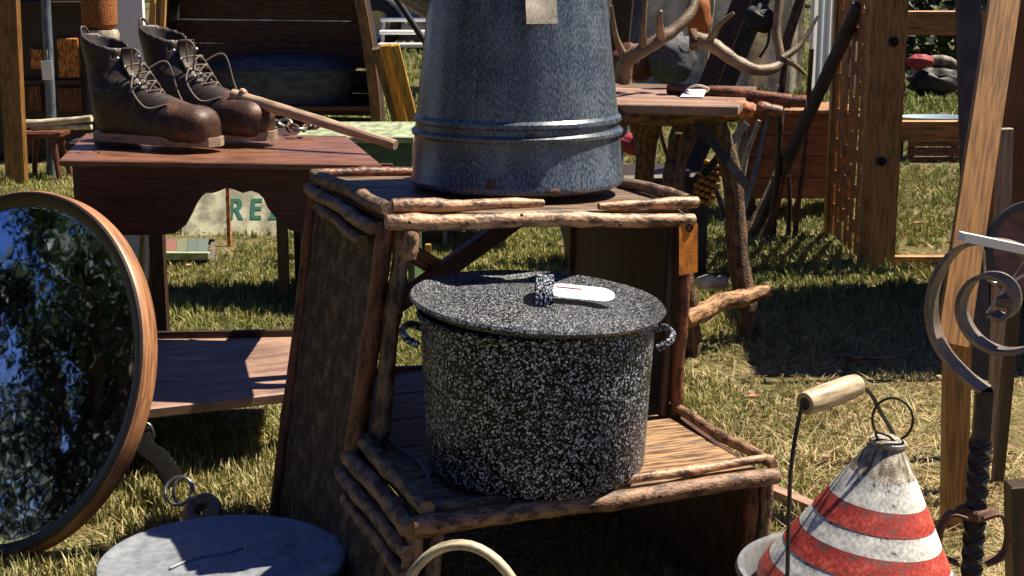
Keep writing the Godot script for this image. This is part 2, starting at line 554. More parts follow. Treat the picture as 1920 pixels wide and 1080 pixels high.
	M.orange_tag = mat(lin(0.8, 0.27, 0.03), 0.65, T.blotch, Vector3(9, 5, 1), T.grit_n, 0.3)
	M.orange_tag.backlight_enabled = true
	M.orange_tag.backlight = lin(0.5, 0.16, 0.015)
	M.stripe_white = mat(Color(1, 1, 1), 0.55, T.chip_white, Vector3(2.2, 3, 1), T.soft_n, 0.35)
	M.stripe_red = mat(Color(1, 1, 1), 0.55, T.chip_red, Vector3(2.2, 3, 1), T.soft_n, 0.35)
	M.worn_tip = mat(Color(1, 1, 1), 0.6, T.zinc_worn, Vector3(6, 9, 1), T.grit_n, 0.5)
	T.foxing = ramp(gray(nz(44, 0.014, 4), S), S, [[0.0, g3(0.5)], [0.3, g3(0.7)], [0.42, g3(0.94)], [0.55, g3(1.0)], [1.0, g3(1.0)]], gritty, 0.3)
	M.mirror = mat(lin(0.58, 0.7, 0.9), 0.025, T.foxing, Vector3(2.2, 2.2, 2.2), T.soft_n, 0.04, 1.0)
	M.mirror.uv1_triplanar = true
	M.canvas = mat(lin(0.82, 0.71, 0.54), 0.9, T.blotch, Vector3(1, 1, 1))
	M.canvas.backlight_enabled = true
	M.canvas.backlight = lin(0.3, 0.25, 0.17)
	M.white_cloth = mat(lin(0.85, 0.85, 0.84), 0.9)
	M.white_cloth.backlight_enabled = true
	M.white_cloth.backlight = lin(0.6, 0.6, 0.58)
	M.slate = mat(lin(0.1, 0.11, 0.13), 0.7, T.blotch, Vector3(5, 5, 1), T.grit_n, 0.5)
	M.grey_paint = mat(lin(0.06, 0.045, 0.055), 0.6, T.blotch, Vector3(5, 2, 1))
	M.blue_grey = mat(lin(0.16, 0.2, 0.25), 0.55, T.blotch, Vector3(5, 2, 1))
	M.camper = mat(lin(0.72, 0.74, 0.73), 0.5, T.blotch, Vector3(0.6, 0.6, 1))
	M.white_paint = mat(lin(0.8, 0.8, 0.78), 0.5)
	M.yellow_paint = mat(lin(0.55, 0.3, 0.06), 0.5, T.grain, Vector3(10, 1, 1))
	M.green_paint = mat(lin(0.08, 0.16, 0.07), 0.5, T.blotch, Vector3(6, 2, 1))
	M.pale_green = mat(lin(0.42, 0.5, 0.3), 0.5, T.blotch, Vector3(6, 2, 1))
	M.sign = mat(lin(0.62, 0.6, 0.42), 0.6, T.blotch, Vector3(3, 3, 1))
	M.sign_green = mat(lin(0.02, 0.13, 0.09), 0.6)
	M.rush = mat(lin(0.68, 0.38, 0.06), 0.7, T.bark, Vector3(9, 9, 1))
	M.orange_wood = mat(lin(0.72, 0.29, 0.06), 0.5, T.bark, Vector3(6, 2, 1))
	M.amber_wood = mat(lin(0.28, 0.13, 0.033), 0.5, T.grain, Vector3(6, 1, 1))
	M.brown_box = mat(lin(0.17, 0.06, 0.028), 0.55, T.bark, Vector3(7, 0.8, 1), T.grain_n, 0.3)
	M.wicker = mat(lin(0.5, 0.4, 0.25), 0.6, T.grain, Vector3(10, 3, 1))
	M.fur = mat(lin(0.4, 0.16, 0.04), 0.9, T.bark, Vector3(8, 8, 1))
	M.disc = mat(lin(0.3, 0.14, 0.09), 0.55, T.grain, Vector3(6, 1, 1))
	M.dry_leaf = mat(lin(0.4, 0.17, 0.1), 0.8, T.blotch, Vector3(9, 9, 1))
	M.blue_tray = mat(lin(0.42, 0.52, 0.6), 0.35)
	M.trunk_bark = mat(lin(0.1, 0.075, 0.055), 0.9, T.bark, Vector3(1.5, 0.5, 1), T.bark_n, 1.0)
	M.glass = mat(lin(0.03, 0.035, 0.04), 0.1)

# ---------------------------------------------------------------- the scene
func _ready() -> void:
	rng.seed = 4711
	var cam := Camera3D.new()
	cam.name = "camera"
	add_child(cam)
	cam.position = Vector3(0, 1, 0)
	cam.rotation = Vector3(-PITCH, 0, 0)
	cam.fov = rad_to_deg(2.0 * atan(540.0 / FOCAL))
	cam.near = 0.05
	cam.far = 600.0
	cam.current = true
	var env := Environment.new()
	env.background_mode = Environment.BG_SKY
	var sky := Sky.new()
	var sm := ProceduralSkyMaterial.new()
	sm.sky_top_color = Color(0.16, 0.32, 0.62)
	sm.sky_horizon_color = Color(0.72, 0.8, 0.9)
	sm.sky_curve = 0.12
	sm.ground_bottom_color = Color(0.12, 0.12, 0.08)
	sm.ground_horizon_color = Color(0.4, 0.42, 0.38)
	sm.sky_energy_multiplier = 0.75
	sky.sky_material = sm
	env.sky = sky
	env.background_energy_multiplier = 0.74
	env.tonemap_mode = Environment.TONE_MAPPER_LINEAR
	env.tonemap_exposure = 2.35
	env.sdfgi_enabled = true
	env.ssao_enabled = true
	env.ssil_enabled = true
	var we := WorldEnvironment.new()
	we.name = "world_environment"
	we.environment = env
	add_child(we)
	var sun := DirectionalLight3D.new()
	sun.name = "sun"
	sun.light_energy = 1.55
	sun.light_color = Color(1.0, 0.95, 0.86)
	sun.light_angular_distance = 0.5
	sun.shadow_enabled = true
	add_child(sun)
	sun.look_at_from_position(Vector3.ZERO, -Vector3(0.474, 0.868, -0.148), Vector3.UP)

	make_materials()
	build_ground()
	build_trees()
	build_far()
	build_cupboard()
	build_middle()
	build_rustic_table()
	build_screen()
	build_side_table()
	build_boots()
	build_mirror()
	build_stand()
	build_coffee_pot()
	build_canner()
	build_tub()
	build_buoy_and_pail()
	build_scroll()
	build_easel()
	build_small_things()

# ---------------------------------------------------------------- lawn and trees
func build_ground() -> void:
	var st := new_st()
	st.set_smooth_group(-1)
	face(st, [Vector3(-250, 0, 60), Vector3(-250, 0, -350), Vector3(250, 0, -350), Vector3(250, 0, 60)], Vector3.RIGHT)
	var o := MeshInstance3D.new()
	o.name = "ground"
	o.mesh = commit(st)
	var gm := mat(lin(0.5, 0.56, 0.4), 0.95, T.soil, Vector3(2.2, 2.2, 1), T.grit_n, 0.8)
	o.material_override = gm
	o.set_meta("kind", "structure")
	add_child(o)
	var patch := nz(77, 0.9, 3)
	var wide := nz(78, 0.25, 2)
	lawn("grass", "short sunlit green and yellow grass of the market lawn", 125000, 1.35, 9.5, 0.021, 0.044, patch, wide, false)
	lawn("dry_grass", "dry straw coloured grass blades lying in the lawn", 42000, 1.35, 8.0, 0.02, 0.045, patch, wide, true)
	lawn("far_grass", "bright far lawn beyond the market tables", 42000, 9.0, 60.0, 0.05, 0.1, patch, wide, false)
	leaf_litter()

func leaf_litter() -> void:
	var st := new_st()
	st.set_smooth_group(1)
	for i in 5:
		for j in 2:
			var q := []
			for e in [[i, j], [i + 1, j], [i + 1, j + 1], [i, j + 1]]:
				var f: float = e[0] / 5.0
				q.append(Vector3(f - 0.5, absf(e[1] - 1.0) * 0.18 * sin(f * PI) + 0.5 * (f - 0.5) * (f - 0.5), sin(f * PI) * 0.36 * (e[1] - 1.0)))
			for e in [0, 1, 2, 0, 2, 3]:
				vert(st, q[e], Vector2.ZERO)
	st.generate_normals()
	var mm := MultiMesh.new()
	mm.transform_format = MultiMesh.TRANSFORM_3D
	mm.use_colors = true
	mm.mesh = st.commit()
	mm.instance_count = 420
	for i in 420:
		var z := 1.5 * pow(5.5, rng.randf())
		var x := rng.randf_range(-1, 1) * (0.42 * z + 0.3)
		var sc := rng.randf_range(0.012, 0.03)
		var b := Basis(Vector3.UP, rng.randf() * TAU) * Basis(Vector3.RIGHT, rng.randf_range(-0.7, 0.7))
		mm.set_instance_transform(i, Transform3D(b.scaled(Vector3(sc, sc, sc)), Vector3(x, rng.randf_range(0.008, 0.026), -z)))
		mm.set_instance_color(i, Color(0.26, 0.15, 0.07).lerp(Color(0.4, 0.3, 0.18), rng.randf()) * rng.randf_range(0.6, 1.1))
	var o := MultiMeshInstance3D.new()
	o.name = "leaf_litter"
	o.multimesh = mm
	var m := StandardMaterial3D.new()
	m.vertex_color_use_as_albedo = true
	m.roughness = 0.8
	o.material_override = m
	o.set_meta("label", "small brown dry leaves scattered over the lawn")
	o.set_meta("category", "leaves")
	o.set_meta("kind", "stuff")
	add_child(o)

func tuft(h0: float, h1: float, blades: int, flat: bool) -> ArrayMesh:
	var st := new_st()
	st.set_smooth_group(-1)
	for i in blades:
		var a := rng.randf() * TAU
		var d := Vector3(cos(a), 0, sin(a))
		var s := Vector3(-d.z, 0, d.x)
		var h := rng.randf_range(h0, h1)
		var w := h * rng.randf_range(0.02, 0.036) + 0.0005
		var p := Vector3(rng.randf_range(-0.5, 0.5), 0, rng.randf_range(-0.5, 0.5)) * h0 * 0.9
		var lean := rng.randf_range(0.15, 0.7) if not flat else rng.randf_range(1.2, 3.0)
		var m := p + Vector3.UP * h * 0.6 / (1.0 + (lean if flat else 0.0)) + d * h * lean * 0.35
		var t := p + Vector3.UP * h / (1.0 + lean * lean * 0.5) + d * h * lean * 0.9
		var q := [p - s * w, m - s * w * 0.8, m + s * w * 0.8, p + s * w]
		for k in [0, 1, 2, 0, 2, 3]:
			vert(st, q[k], Vector2.ZERO)
		for v in [m - s * w * 0.8, t, m + s * w * 0.8]:
			vert(st, v, Vector2.ZERO)
	st.generate_normals()
	return st.commit()

func lawn(called: String, label: String, count: int, z0: float, z1: float, h0: float, h1: float, patch: FastNoiseLite, wide: FastNoiseLite, dry: bool) -> void:
	var mm := MultiMesh.new()
	mm.transform_format = MultiMesh.TRANSFORM_3D
	mm.use_colors = true
	mm.mesh = tuft(h0, h1, 13 if not dry else 7, dry)
	mm.instance_count = count
	for i in count:
		var z := z0 * pow(z1 / z0, rng.randf())
		var x := rng.randf_range(-1, 1) * (0.42 * z + 0.35)
		if rng.randf() < 0.22:
			x = (1.0 if rng.randf() < 0.5 else -1.0) * rng.randf_range(0.42 * z + 0.3, 0.75 * z + 2.0)
		var n := patch.get_noise_2d(x, z)
		var w := wide.get_noise_2d(x, z)
		var sc := rng.randf_range(0.55, 1.15) * (1.0 + n * 0.6)
		var right := clampf((x - 0.1) * 1.3, 0.0, 1.0) * clampf((4.6 - z) * 0.7, 0.0, 1.0)
		var thin := clampf(0.5 - z * 0.0 + right * 0.5 - n, 0.0, 1.0)
		var left := clampf((-0.15 - x) * 2.0, 0.0, 1.0) * clampf((3.2 - z) * 1.2, 0.0, 1.0)
		if not dry:
			sc *= (1.0 - right * 0.5) * (1.0 + left * 0.5)
		if not dry and n + w * 0.5 < -0.18 - rng.randf() * 0.25 + right * 0.22:
			sc *= 0.35
		var b := Basis(Vector3.UP, rng.randf() * TAU) * Basis(Vector3.RIGHT, rng.randf_range(-0.25, 0.25))
		mm.set_instance_transform(i, Transform3D(b.scaled(Vector3(sc, sc * rng.randf_range(0.7, 1.2), sc)), Vector3(x, -0.002, -z)))
		var f := rng.randf()
		var c := Color(0.105, 0.135, 0.028).lerp(Color(0.3, 0.285, 0.08), clampf(f * 0.8 + n * 0.5 + w * 0.3, 0.0, 1.0))
		c = c.lerp(Color(0.4, 0.31, 0.16), clampf(right * 0.95 * thin + clampf(-w * 0.9, 0.0, 0.5) + (0.3 if f > 0.82 else 0.0), 0.0, 0.9))
		if called == "far_grass":
			c = Color(0.13, 0.18, 0.035).lerp(Color(0.24, 0.25, 0.06), f)
		if dry and right < 0.3 and rng.randf() < 0.45:
			mm.set_instance_transform(i, Transform3D(b.scaled(Vector3(sc, sc, sc) * 0.35), Vector3(x, -0.002, -z)))
		if dry:
			c = Color(0.42, 0.32, 0.16).lerp(Color(0.25, 0.17, 0.08), f)
			if f > 0.8:
				c = Color(0.16, 0.2, 0.06)
		mm.set_instance_color(i, c * rng.randf_range(0.85, 1.3))
	var o := MultiMeshInstance3D.new()
	o.name = called
	o.multimesh = mm
	var m := StandardMaterial3D.new()
	m.vertex_color_use_as_albedo = true
	m.roughness = 0.6
	m.backlight_enabled = true
	m.backlight = lin(0.1, 0.12, 0.03) if not dry else lin(0.08, 0.06, 0.03)
	o.material_override = m
	o.set_meta("label", label)
	o.set_meta("category", "grass")
	o.set_meta("kind", "stuff")
	add_child(o)

func make_tree(called: String, label: String, h: float, spread: float, col: Color, sd: int) -> Node3D:
	rng.seed = sd
	var t := thing(called, label, "tree", Vector3.ZERO, "trees round the market lawn")
	var st := new_st()
	var top := Vector3(0.3, h * 0.75, 0.1)
	limb(st, [Vector3.ZERO, Vector3(0.1, h * 0.25, 0.05), Vector3(-0.1, h * 0.5, 0), top], h * 0.03, h * 0.008, 4, 8, 0.15)
	var tips := []
	for i in 15:
		var a := TAU * i * 0.382 + rng.randf()
		var y := h * rng.randf_range(0.1, 0.62)
		var e := Vector3(cos(a) * spread * rng.randf_range(0.55, 0.95), y + h * rng.randf_range(0.08, 0.3), sin(a) * spread * rng.randf_range(0.55, 0.95))
		var b := Vector3(0, y, 0)
		limb(st, [b, b.lerp(e, 0.5) + Vector3(0, h * 0.04, 0), e], h * 0.012, h * 0.003, 3, 6, 0.1)
		tips.append(e)
		tips.append(b.lerp(e, 0.6) + Vector3(0, h * 0.05, 0))
	tips.append(top + Vector3(0, h * 0.1, 0))
	obj("trunk", st, M.trunk_bark, t)
	var lf := new_st()
	lf.set_smooth_group(-1)
	for c in tips:
		var rad := spread * rng.randf_range(0.2, 0.36)
		for k in 620:
			var p: Vector3 = c + Vector3(rng.randfn(), rng.randfn() * 0.7, rng.randfn()) * rad * 0.34
			var s := rng.randf_range(0.035, 0.075) * h / 9.0
			var u := Vector3(rng.randfn(), rng.randfn(), rng.randfn()).normalized()
			var w := u.cross(Vector3(rng.randfn(), rng.randfn(), rng.randfn())).normalized()
			var v := u.cross(w)
			for q in [p - w * s, p + v * s * 1.6, p + w * s]:
				vert(lf, q, Vector2.ZERO)
	var m := mat(col, 0.6)
	m.backlight_enabled = true
	m.backlight = Color(col.r * 0.8, col.g * 0.9, col.b * 0.4)
	obj("crown", lf, m, t)
	return t

func build_trees() -> void:
	var a := make_tree("leafy_tree", "broad green tree far behind the pale camper", 9.0, 3.6, lin(0.032, 0.052, 0.02), 31)
	a.position = Vector3(-9, 0, -52)
	var b := make_tree("dark_tree", "dark green tree far behind the folding wooden screen", 12.0, 4.2, lin(0.022, 0.036, 0.02), 57)
	b.position = Vector3(14, 0, -46)
	copy(a, Vector3(3, 0, -60), 1.2, "green tree in the middle of the far tree line", Vector3(1.2, 1.1, 1.2))
	copy(b, Vector3(-20, 0, -50), 2.0, "dark tree at the left end of the far tree line", Vector3(1, 0.9, 1))
	copy(a, Vector3(24, 0, -55), 3.0, "green tree at the right end of the far tree line", Vector3(1.3, 1.2, 1.3))
	for s in [[-9.0, 1.5, 0.4, "tall dark tree left of the market, nearest to the round mirror"], [-12.5, -3.5, 2.2, "dark tree to the left behind the wooden cupboard pitch"], [-15.0, 5.0, 4.0, "dark tree to the left, behind the photographer"]]:
		copy(b, Vector3(s[0], 0, s[1]), s[2], s[3], Vector3(1, 0.85, 1))
	for s in [[-6.5, 9.0, 0.9, "dark tree behind the photographer, left of the path"], [1.0, 13.0, 1.9, "dark tree straight behind the photographer"], [-8.5, -9.0, 3.3, "dark tree left of the cupboard pitch, beyond the first row"], [-11.0, 3.8, 5.6, "bushy dark tree left, filling the gap by the mirror"]]:
		copy(b, Vector3(s[0], 0, s[1]), s[2], s[3], Vector3(1.05, 0.8, 1.05))
	for s in [[-13.0, 2.5, 1.4, "leafy green tree between two dark ones on the left"], [-11.0, 8.0, 2.7, "leafy green tree left of where the photographer crouches"]]:
		copy(a, Vector3(s[0], 0, s[1]), s[2], s[3], Vector3(1.1, 1.0, 1.1))
	rng.seed = 99
	for s in [[-8.2, -0.6], [-8.4, 1.2], [-8.0, 3.0], [-8.6, -2.4], [-7.6, 5.0]]:
		hedge_bush(Vector3(s[0], 0, s[1]))
	# low shrub seen through the screen
	var sh := thing("dark_shrub", "dark green shrub behind the black armchair, seen through the screen", "shrub", Vector3(4.6, 0, -15.5))
	var st := new_st()
	st.set_smooth_group(-1)
	for k in 1500:
		var d := Vector3(rng.randfn(), absf(rng.randfn()), rng.randfn()).normalized() * rng.randf_range(0.5, 1.0)
		var p := Vector3(4.6, 0.1, -15.5) + Vector3(d.x * 1.3, d.y * 1.5, d.z * 0.8)
		var s := rng.randf_range(0.05, 0.1)
		var u := Vector3(rng.randfn(), rng.randfn(), rng.randfn()).normalized()
		var w := u.cross(Vector3.UP).normalized()
		for q in [p - w * s, p + u.cross(w) * s * 1.5, p + w * s]:
			vert(st, q, Vector2.ZERO)
	obj("foliage", st, mat(lin(0.035, 0.055, 0.02), 0.6), sh)
	var sst := new_st()
	for k in 5:
		var aa := TAU * k / 5.0
		limb(sst, [Vector3(4.6, 0, -15.5), Vector3(4.6 + cos(aa) * 0.4, 0.6, -15.5 + sin(aa) * 0.3), Vector3(4.6 + cos(aa) * 0.8, 1.2, -15.5 + sin(aa) * 0.5)], 0.04, 0.015, 3, 6)
	obj("stem", sst, M.trunk_bark, sh)

var bush_proto: Node3D
func hedge_bush(at: Vector3) -> void:
	var labels := ["dark hedge bush left of the market, second from the cupboard end", "dark hedge bush left of the market, middle of the row", "dark hedge bush left of the market, fourth from the cupboard end", "dark hedge bush left of the market, nearest the cupboard end", "dark hedge bush left of the market, nearest the photographer"]
	var k: int = used.get("hedge_bush", -1) + 1
	if bush_proto:
		copy(bush_proto, at, k * 1.3, labels[k], Vector3(1, rng.randf_range(0.9, 1.15), 1))
		return
	var t := thing("hedge_bush", labels[0], "bush", Vector3.ZERO, "hedge bushes left of the market")
	var st := new_st()
	st.set_smooth_group(-1)
	for i in 5200:
		var d := Vector3(rng.randfn(), absf(rng.randfn()), rng.randfn()).normalized() * pow(rng.randf(), 0.4)
		var p := Vector3(0, 0.1, 0) + Vector3(d.x * 0.95, d.y * 2.1, d.z * 1.1)
		var sz := rng.randf_range(0.03, 0.06)
		var u := Vector3(rng.randfn(), rng.randfn(), rng.randfn()).normalized()
		var w := u.cross(Vector3(0.3, 0.9, 0.1)).normalized()
		for q in [p - w * sz, p + u.cross(w) * sz * 1.6, p + w * sz]:
			vert(st, q, Vector2.ZERO)
	obj("foliage", st, mat(lin(0.018, 0.026, 0.016), 0.6), t)
	st = new_st()
	limb(st, [Vector3.ZERO, Vector3(0.05, 0.8, 0), Vector3(-0.05, 1.7, 0.1)], 0.06, 0.02, 4, 7)
	obj("stem", st, M.trunk_bark, t)
	t.position = at
	bush_proto = t

# ---------------------------------------------------------------- far things
func build_far() -> void:
	# pale camper with steps, top left of the coffee pot
	var z := 19.0
	var t := thing("camper_trailer", "pale grey camper trailer parked far behind, left of the coffee pot", "camper", Vector3(-1.6, 0, -z - 1.2))
	var st := new_st()
	box(st, Vector3(-2.1, 1.22, -z - 1.2), Vector3(4.4, 2.2, 2.1), Basis.IDENTITY, 0.15)
	obj("body", st, M.camper, t)
	st = new_st()
	box(st, Vector3(-2.1, 1.75, -z - 0.14), Vector3(0.9, 0.6, 0.03), Basis.IDENTITY, 0.01)
	var win := obj("window", st, M.glass, t)
	st = new_st()
	for e in [[0.0, 0.33, 0.98, 0.06], [0.0, -0.33, 0.98, 0.06], [-0.47, 0.0, 0.06, 0.62], [0.47, 0.0, 0.06, 0.62]]:
		box(st, Vector3(-2.1 + e[0], 1.75 + e[1], -z - 0.12), Vector3(e[2], e[3], 0.05), Basis.IDENTITY, 0.01)
	obj("frame", st, M.white_paint, win)
	st = new_st()
	box(st, Vector3(-1.25, 1.25, -z - 0.13), Vector3(0.62, 1.6, 0.04), Basis.IDENTITY, 0.02)
	var door := obj("door", st, M.camper, t)
	st = new_st()
	box(st, Vector3(-1.02, 1.2, -z - 0.09), Vector3(0.04, 0.12, 0.04))
	obj("handle", st, M.steel, door)
	for k in 3:
		st = new_st()
		box(st, Vector3(-1.28, 0.1 + k * 0.15, -z + 0.42 - k * 0.2), Vector3(0.75, 0.05, 0.22), Basis.IDENTITY, 0.01)
		obj("step", st, M.white_paint, t)
	for sx in [-1.62, -0.94]:
		st = new_st()
		bar(st, Vector3(sx, 0.0, -z + 0.4), Vector3(sx, 0.42, -z - 0.05), 0.04, 0.04)
		obj("step_frame", st, M.white_paint, t)
	var wxf := Transform3D(Basis(Vector3.RIGHT, PI / 2), Vector3(-1.72, 0.33, -z - 0.13))
	st = new_st()
	lathe(st, [Vector2(0.18, -0.1), Vector2(0.28, -0.1), Vector2(0.31, -0.06), Vector2(0.31, 0.06), Vector2(0.28, 0.1), Vector2(0.18, 0.1)], 24, wxf)
	var wh := obj("wheel", st, M.black, t)
	st = new_st()
	lathe(st, [Vector2(0.0, -0.05), Vector2(0.18, -0.05), Vector2(0.18, 0.08), Vector2(0.06, 0.06), Vector2(0.0, 0.07)], 20, wxf)
	obj("rim", st, M.steel, wh)
	st = new_st()
	tube(st, smooth_path([Vector3(-2.12, 0.35, -z - 0.08), Vector3(-2.0, 0.6, -z - 0.08), Vector3(-1.72, 0.72, -z - 0.08), Vector3(-1.44, 0.6, -z - 0.08), Vector3(-1.32, 0.35, -z - 0.08)], 6), smooth_radii(25, 0.05), 8)
	obj("wheel_arch", st, M.white_paint, t)
	# dark tent pole crossing the camper
	st = new_st()
	limb(st, [P(738, -10, 9.0), P(770, 38, 9.0), P(822, 118, 9.0), P(905, 245, 9.0)], 0.02, 0.02, 4, 8, 0.02)
	single("tent_pole", "thin black slanting pole in front of the pale camper", "pole", st, M.black)

	# canvas tent with folds behind the rustic table
	var tent := thing("canvas_tent", "cream canvas tent wall hanging in folds behind the antlers", "tent", Vector3(1.7, 0, -12.2))
	var folds := func(x0: float, x1: float, zz: float, h0: float, h1: float, n: int, amp: float, m: Material, called: String):
		var s := new_st()
		s.set_smooth_group(1)
		for i in n:
			var f0 := float(i) / n
			var f1 := float(i + 1) / n
			var w0 := sin(f0 * 23.0) * amp + sin(f0 * 61.0 + 1.0) * amp * 0.5
			var w1 := sin(f1 * 23.0) * amp + sin(f1 * 61.0 + 1.0) * amp * 0.5
			var xa := lerpf(x0, x1, f0)
			var xb := lerpf(x0, x1, f1)
			var q := [Vector3(xa, h0, -zz + w0), Vector3(xa, h1, -zz + w0 * 0.4), Vector3(xb, h1, -zz + w1 * 0.4), Vector3(xb, h0, -zz + w1)]
			for k in [0, 1, 2, 0, 2, 3]:
				vert(s, q[k], Vector2(q[k].x, q[k].y))
		obj(called, s, m, tent)
	folds.call(0.5, 2.38, 12.2, 0.02, 2.1, 90, 0.035, M.canvas, "back_wall")
	folds.call(2.4, 2.62, 12.1, 0.05, 2.1, 18, 0.03, M.white_cloth, "curtain")
	folds.call(2.68, 2.82, 12.05, 0.05, 2.1, 12, 0.03, M.white_cloth, "curtain")
	var s2 := new_st()
	board(s2, Vector3(0.4, 2.1, -12.0), Vector3(0.4, 2.7, -13.6), Vector3(2.9, 2.7, -13.6), Vector3(2.9, 2.1, -12.0), 0.02)
	obj("roof", s2, M.canvas, tent)
	for c in [[0.45, -12.15], [2.86, -12.15]]:
		s2 = new_st()
		bar(s2, Vector3(c[0], 0, c[1]), Vector3(c[0], 2.1, c[1]), 0.04, 0.04)
		obj("pole", s2, M.grey_paint, tent)

	# black armchair with a pale patterned back and a red cloth, seen through the screen
	var az := 11.6
	var c := G(1758, 188)
	var ch := thing("black_armchair", "black armchair with pale patterned round back, far behind the screen", "chair", c)
	st = new_st()
	lump(st, c + Vector3(-0.03, 0.15, 0.0), Vector3(0.22, 0.11, 0.17), 41, 16)
	obj("seat", st, M.black, ch)
	st = new_st()
	var bp := []
	for k in 15:
		var an := PI * k / 14.0
		bp.append(c + Vector3(cos(an) * 0.19, 0.14 + sin(an) * 0.17, -0.05 + 0.02 * sin(an)))
	tube(st, bp, smooth_radii(15, 0.045), 10, true, 1.0, Vector3.BACK, 0.1)
	obj("backrest", st, mat(lin(0.45, 0.44, 0.42), 0.7, T.lichen, Vector3(4, 4, 1)), ch)
	for k in 4:
		st = new_st()
		var aa := TAU * k / 4.0 + 0.6
		bar(st, c + Vector3(cos(aa) * 0.17, 0, sin(aa) * 0.17), c + Vector3(cos(aa) * 0.15, 0.08, sin(aa) * 0.15), 0.03, 0.03)
		obj("leg", st, M.black, ch)
	st = new_st()
	var rp := c + Vector3(-0.2, 0.31, 0.05)
	lump(st, rp + Vector3(0.02, 0.0, 0.05), Vector3(0.1, 0.055, 0.07), 5)
	single("red_cloth", "bright red cloth bundled on the far black armchair", "cloth", st, M.red)
	st = new_st()
	lump(st, c + Vector3(-0.36, 0.13, 0.1), Vector3(0.07, 0.16, 0.07), 8)
	single("rusty_urn", "rusty orange urn beside the far black armchair", "urn", st, M.rust)

	# red-brown crate with a blue-white oval tray
	var cz := 8.0
	var cp := P(1752, 232, cz)
	var cr := thing("red_crate", "dark red brown crate standing on the grass behind the screen", "crate", Vector3(cp.x, 0, -cz))
	var top := cp.y - 0.012
	for k in 4:
		st = new_st()
		box(st, Vector3(cp.x, top - 0.02 - k * 0.052, -cz + 0.13), Vector3(0.32, 0.045, 0.014))
		obj("slat", st, M.brown_box, cr)
	st = new_st()
	box(st, Vector3(cp.x, top - 0.006, -cz), Vector3(0.34, 0.012, 0.27))
	obj("lid", st, M.brown_box, cr)
	for sx in [-0.15, 0.15]:
		for sz in [-0.11, 0.11]:
			st = new_st()
			bar(st, Vector3(cp.x + sx, 0, -cz + sz), Vector3(cp.x + sx, top - 0.012, -cz + sz), 0.03, 0.03)
			obj("corner_post", st, M.brown_box, cr)
	st = new_st()
	var txf := Transform3D(Basis.from_scale(Vector3(1.5, 1, 0.95)), Vector3(cp.x, top + 0.002, -cz))
	lathe(st, [Vector2(0.0, 0.0), Vector2(0.1, 0.0), Vector2(0.125, 0.045), Vector2(0.13, 0.05), Vector2(0.122, 0.05), Vector2(0.098, 0.008), Vector2(0.0, 0.008)], 28, txf)
	single("oval_tray", "pale blue oval tray lying on the far red brown crate", "tray", st, M.blue_tray)

func smooth_radii(n: int, r: float) -> Array:
	var out := []
	for i in n:
		out.append(r)
	return out

func lump(st: SurfaceTool, c: Vector3, size: Vector3, sd: int, seg := 14) -> void:   # a soft uneven bundle
	var n := nz(sd, 1.4, 3)
	var at := func(i: int, j: int) -> Vector3:
		var th := PI * i / seg
		var ph := TAU * j / seg
		var d := Vector3(sin(th) * cos(ph), cos(th), -sin(th) * sin(ph))
		return c + d * size * (1.0 + 0.35 * n.get_noise_3dv(d * 1.3))
	st.set_smooth_group(1)
	for i in seg:
		for j in seg:
			var j2 := (j + 1) % seg
			var tl: Vector3 = at.call(i, j)
			var tr: Vector3 = at.call(i, j2)
			var bl: Vector3 = at.call(i + 1, j)
			var br: Vector3 = at.call(i + 1, j2)
			var u := Vector2(j, i) / seg
			if i < seg - 1:
				vert(st, bl, u); vert(st, tl, u + Vector2(0, 0.07)); vert(st, br, u + Vector2(0.07, 0))
			if i > 0:
				vert(st, tl, u + Vector2(0, 0.07)); vert(st, tr, u + Vector2(0.07, 0.07)); vert(st, br, u + Vector2(0.07, 0))

# ---------------------------------------------------------------- the dark cupboard behind the boots
func boat_half(h: float) -> float:
	return 0.622 - 0.112 * h * h

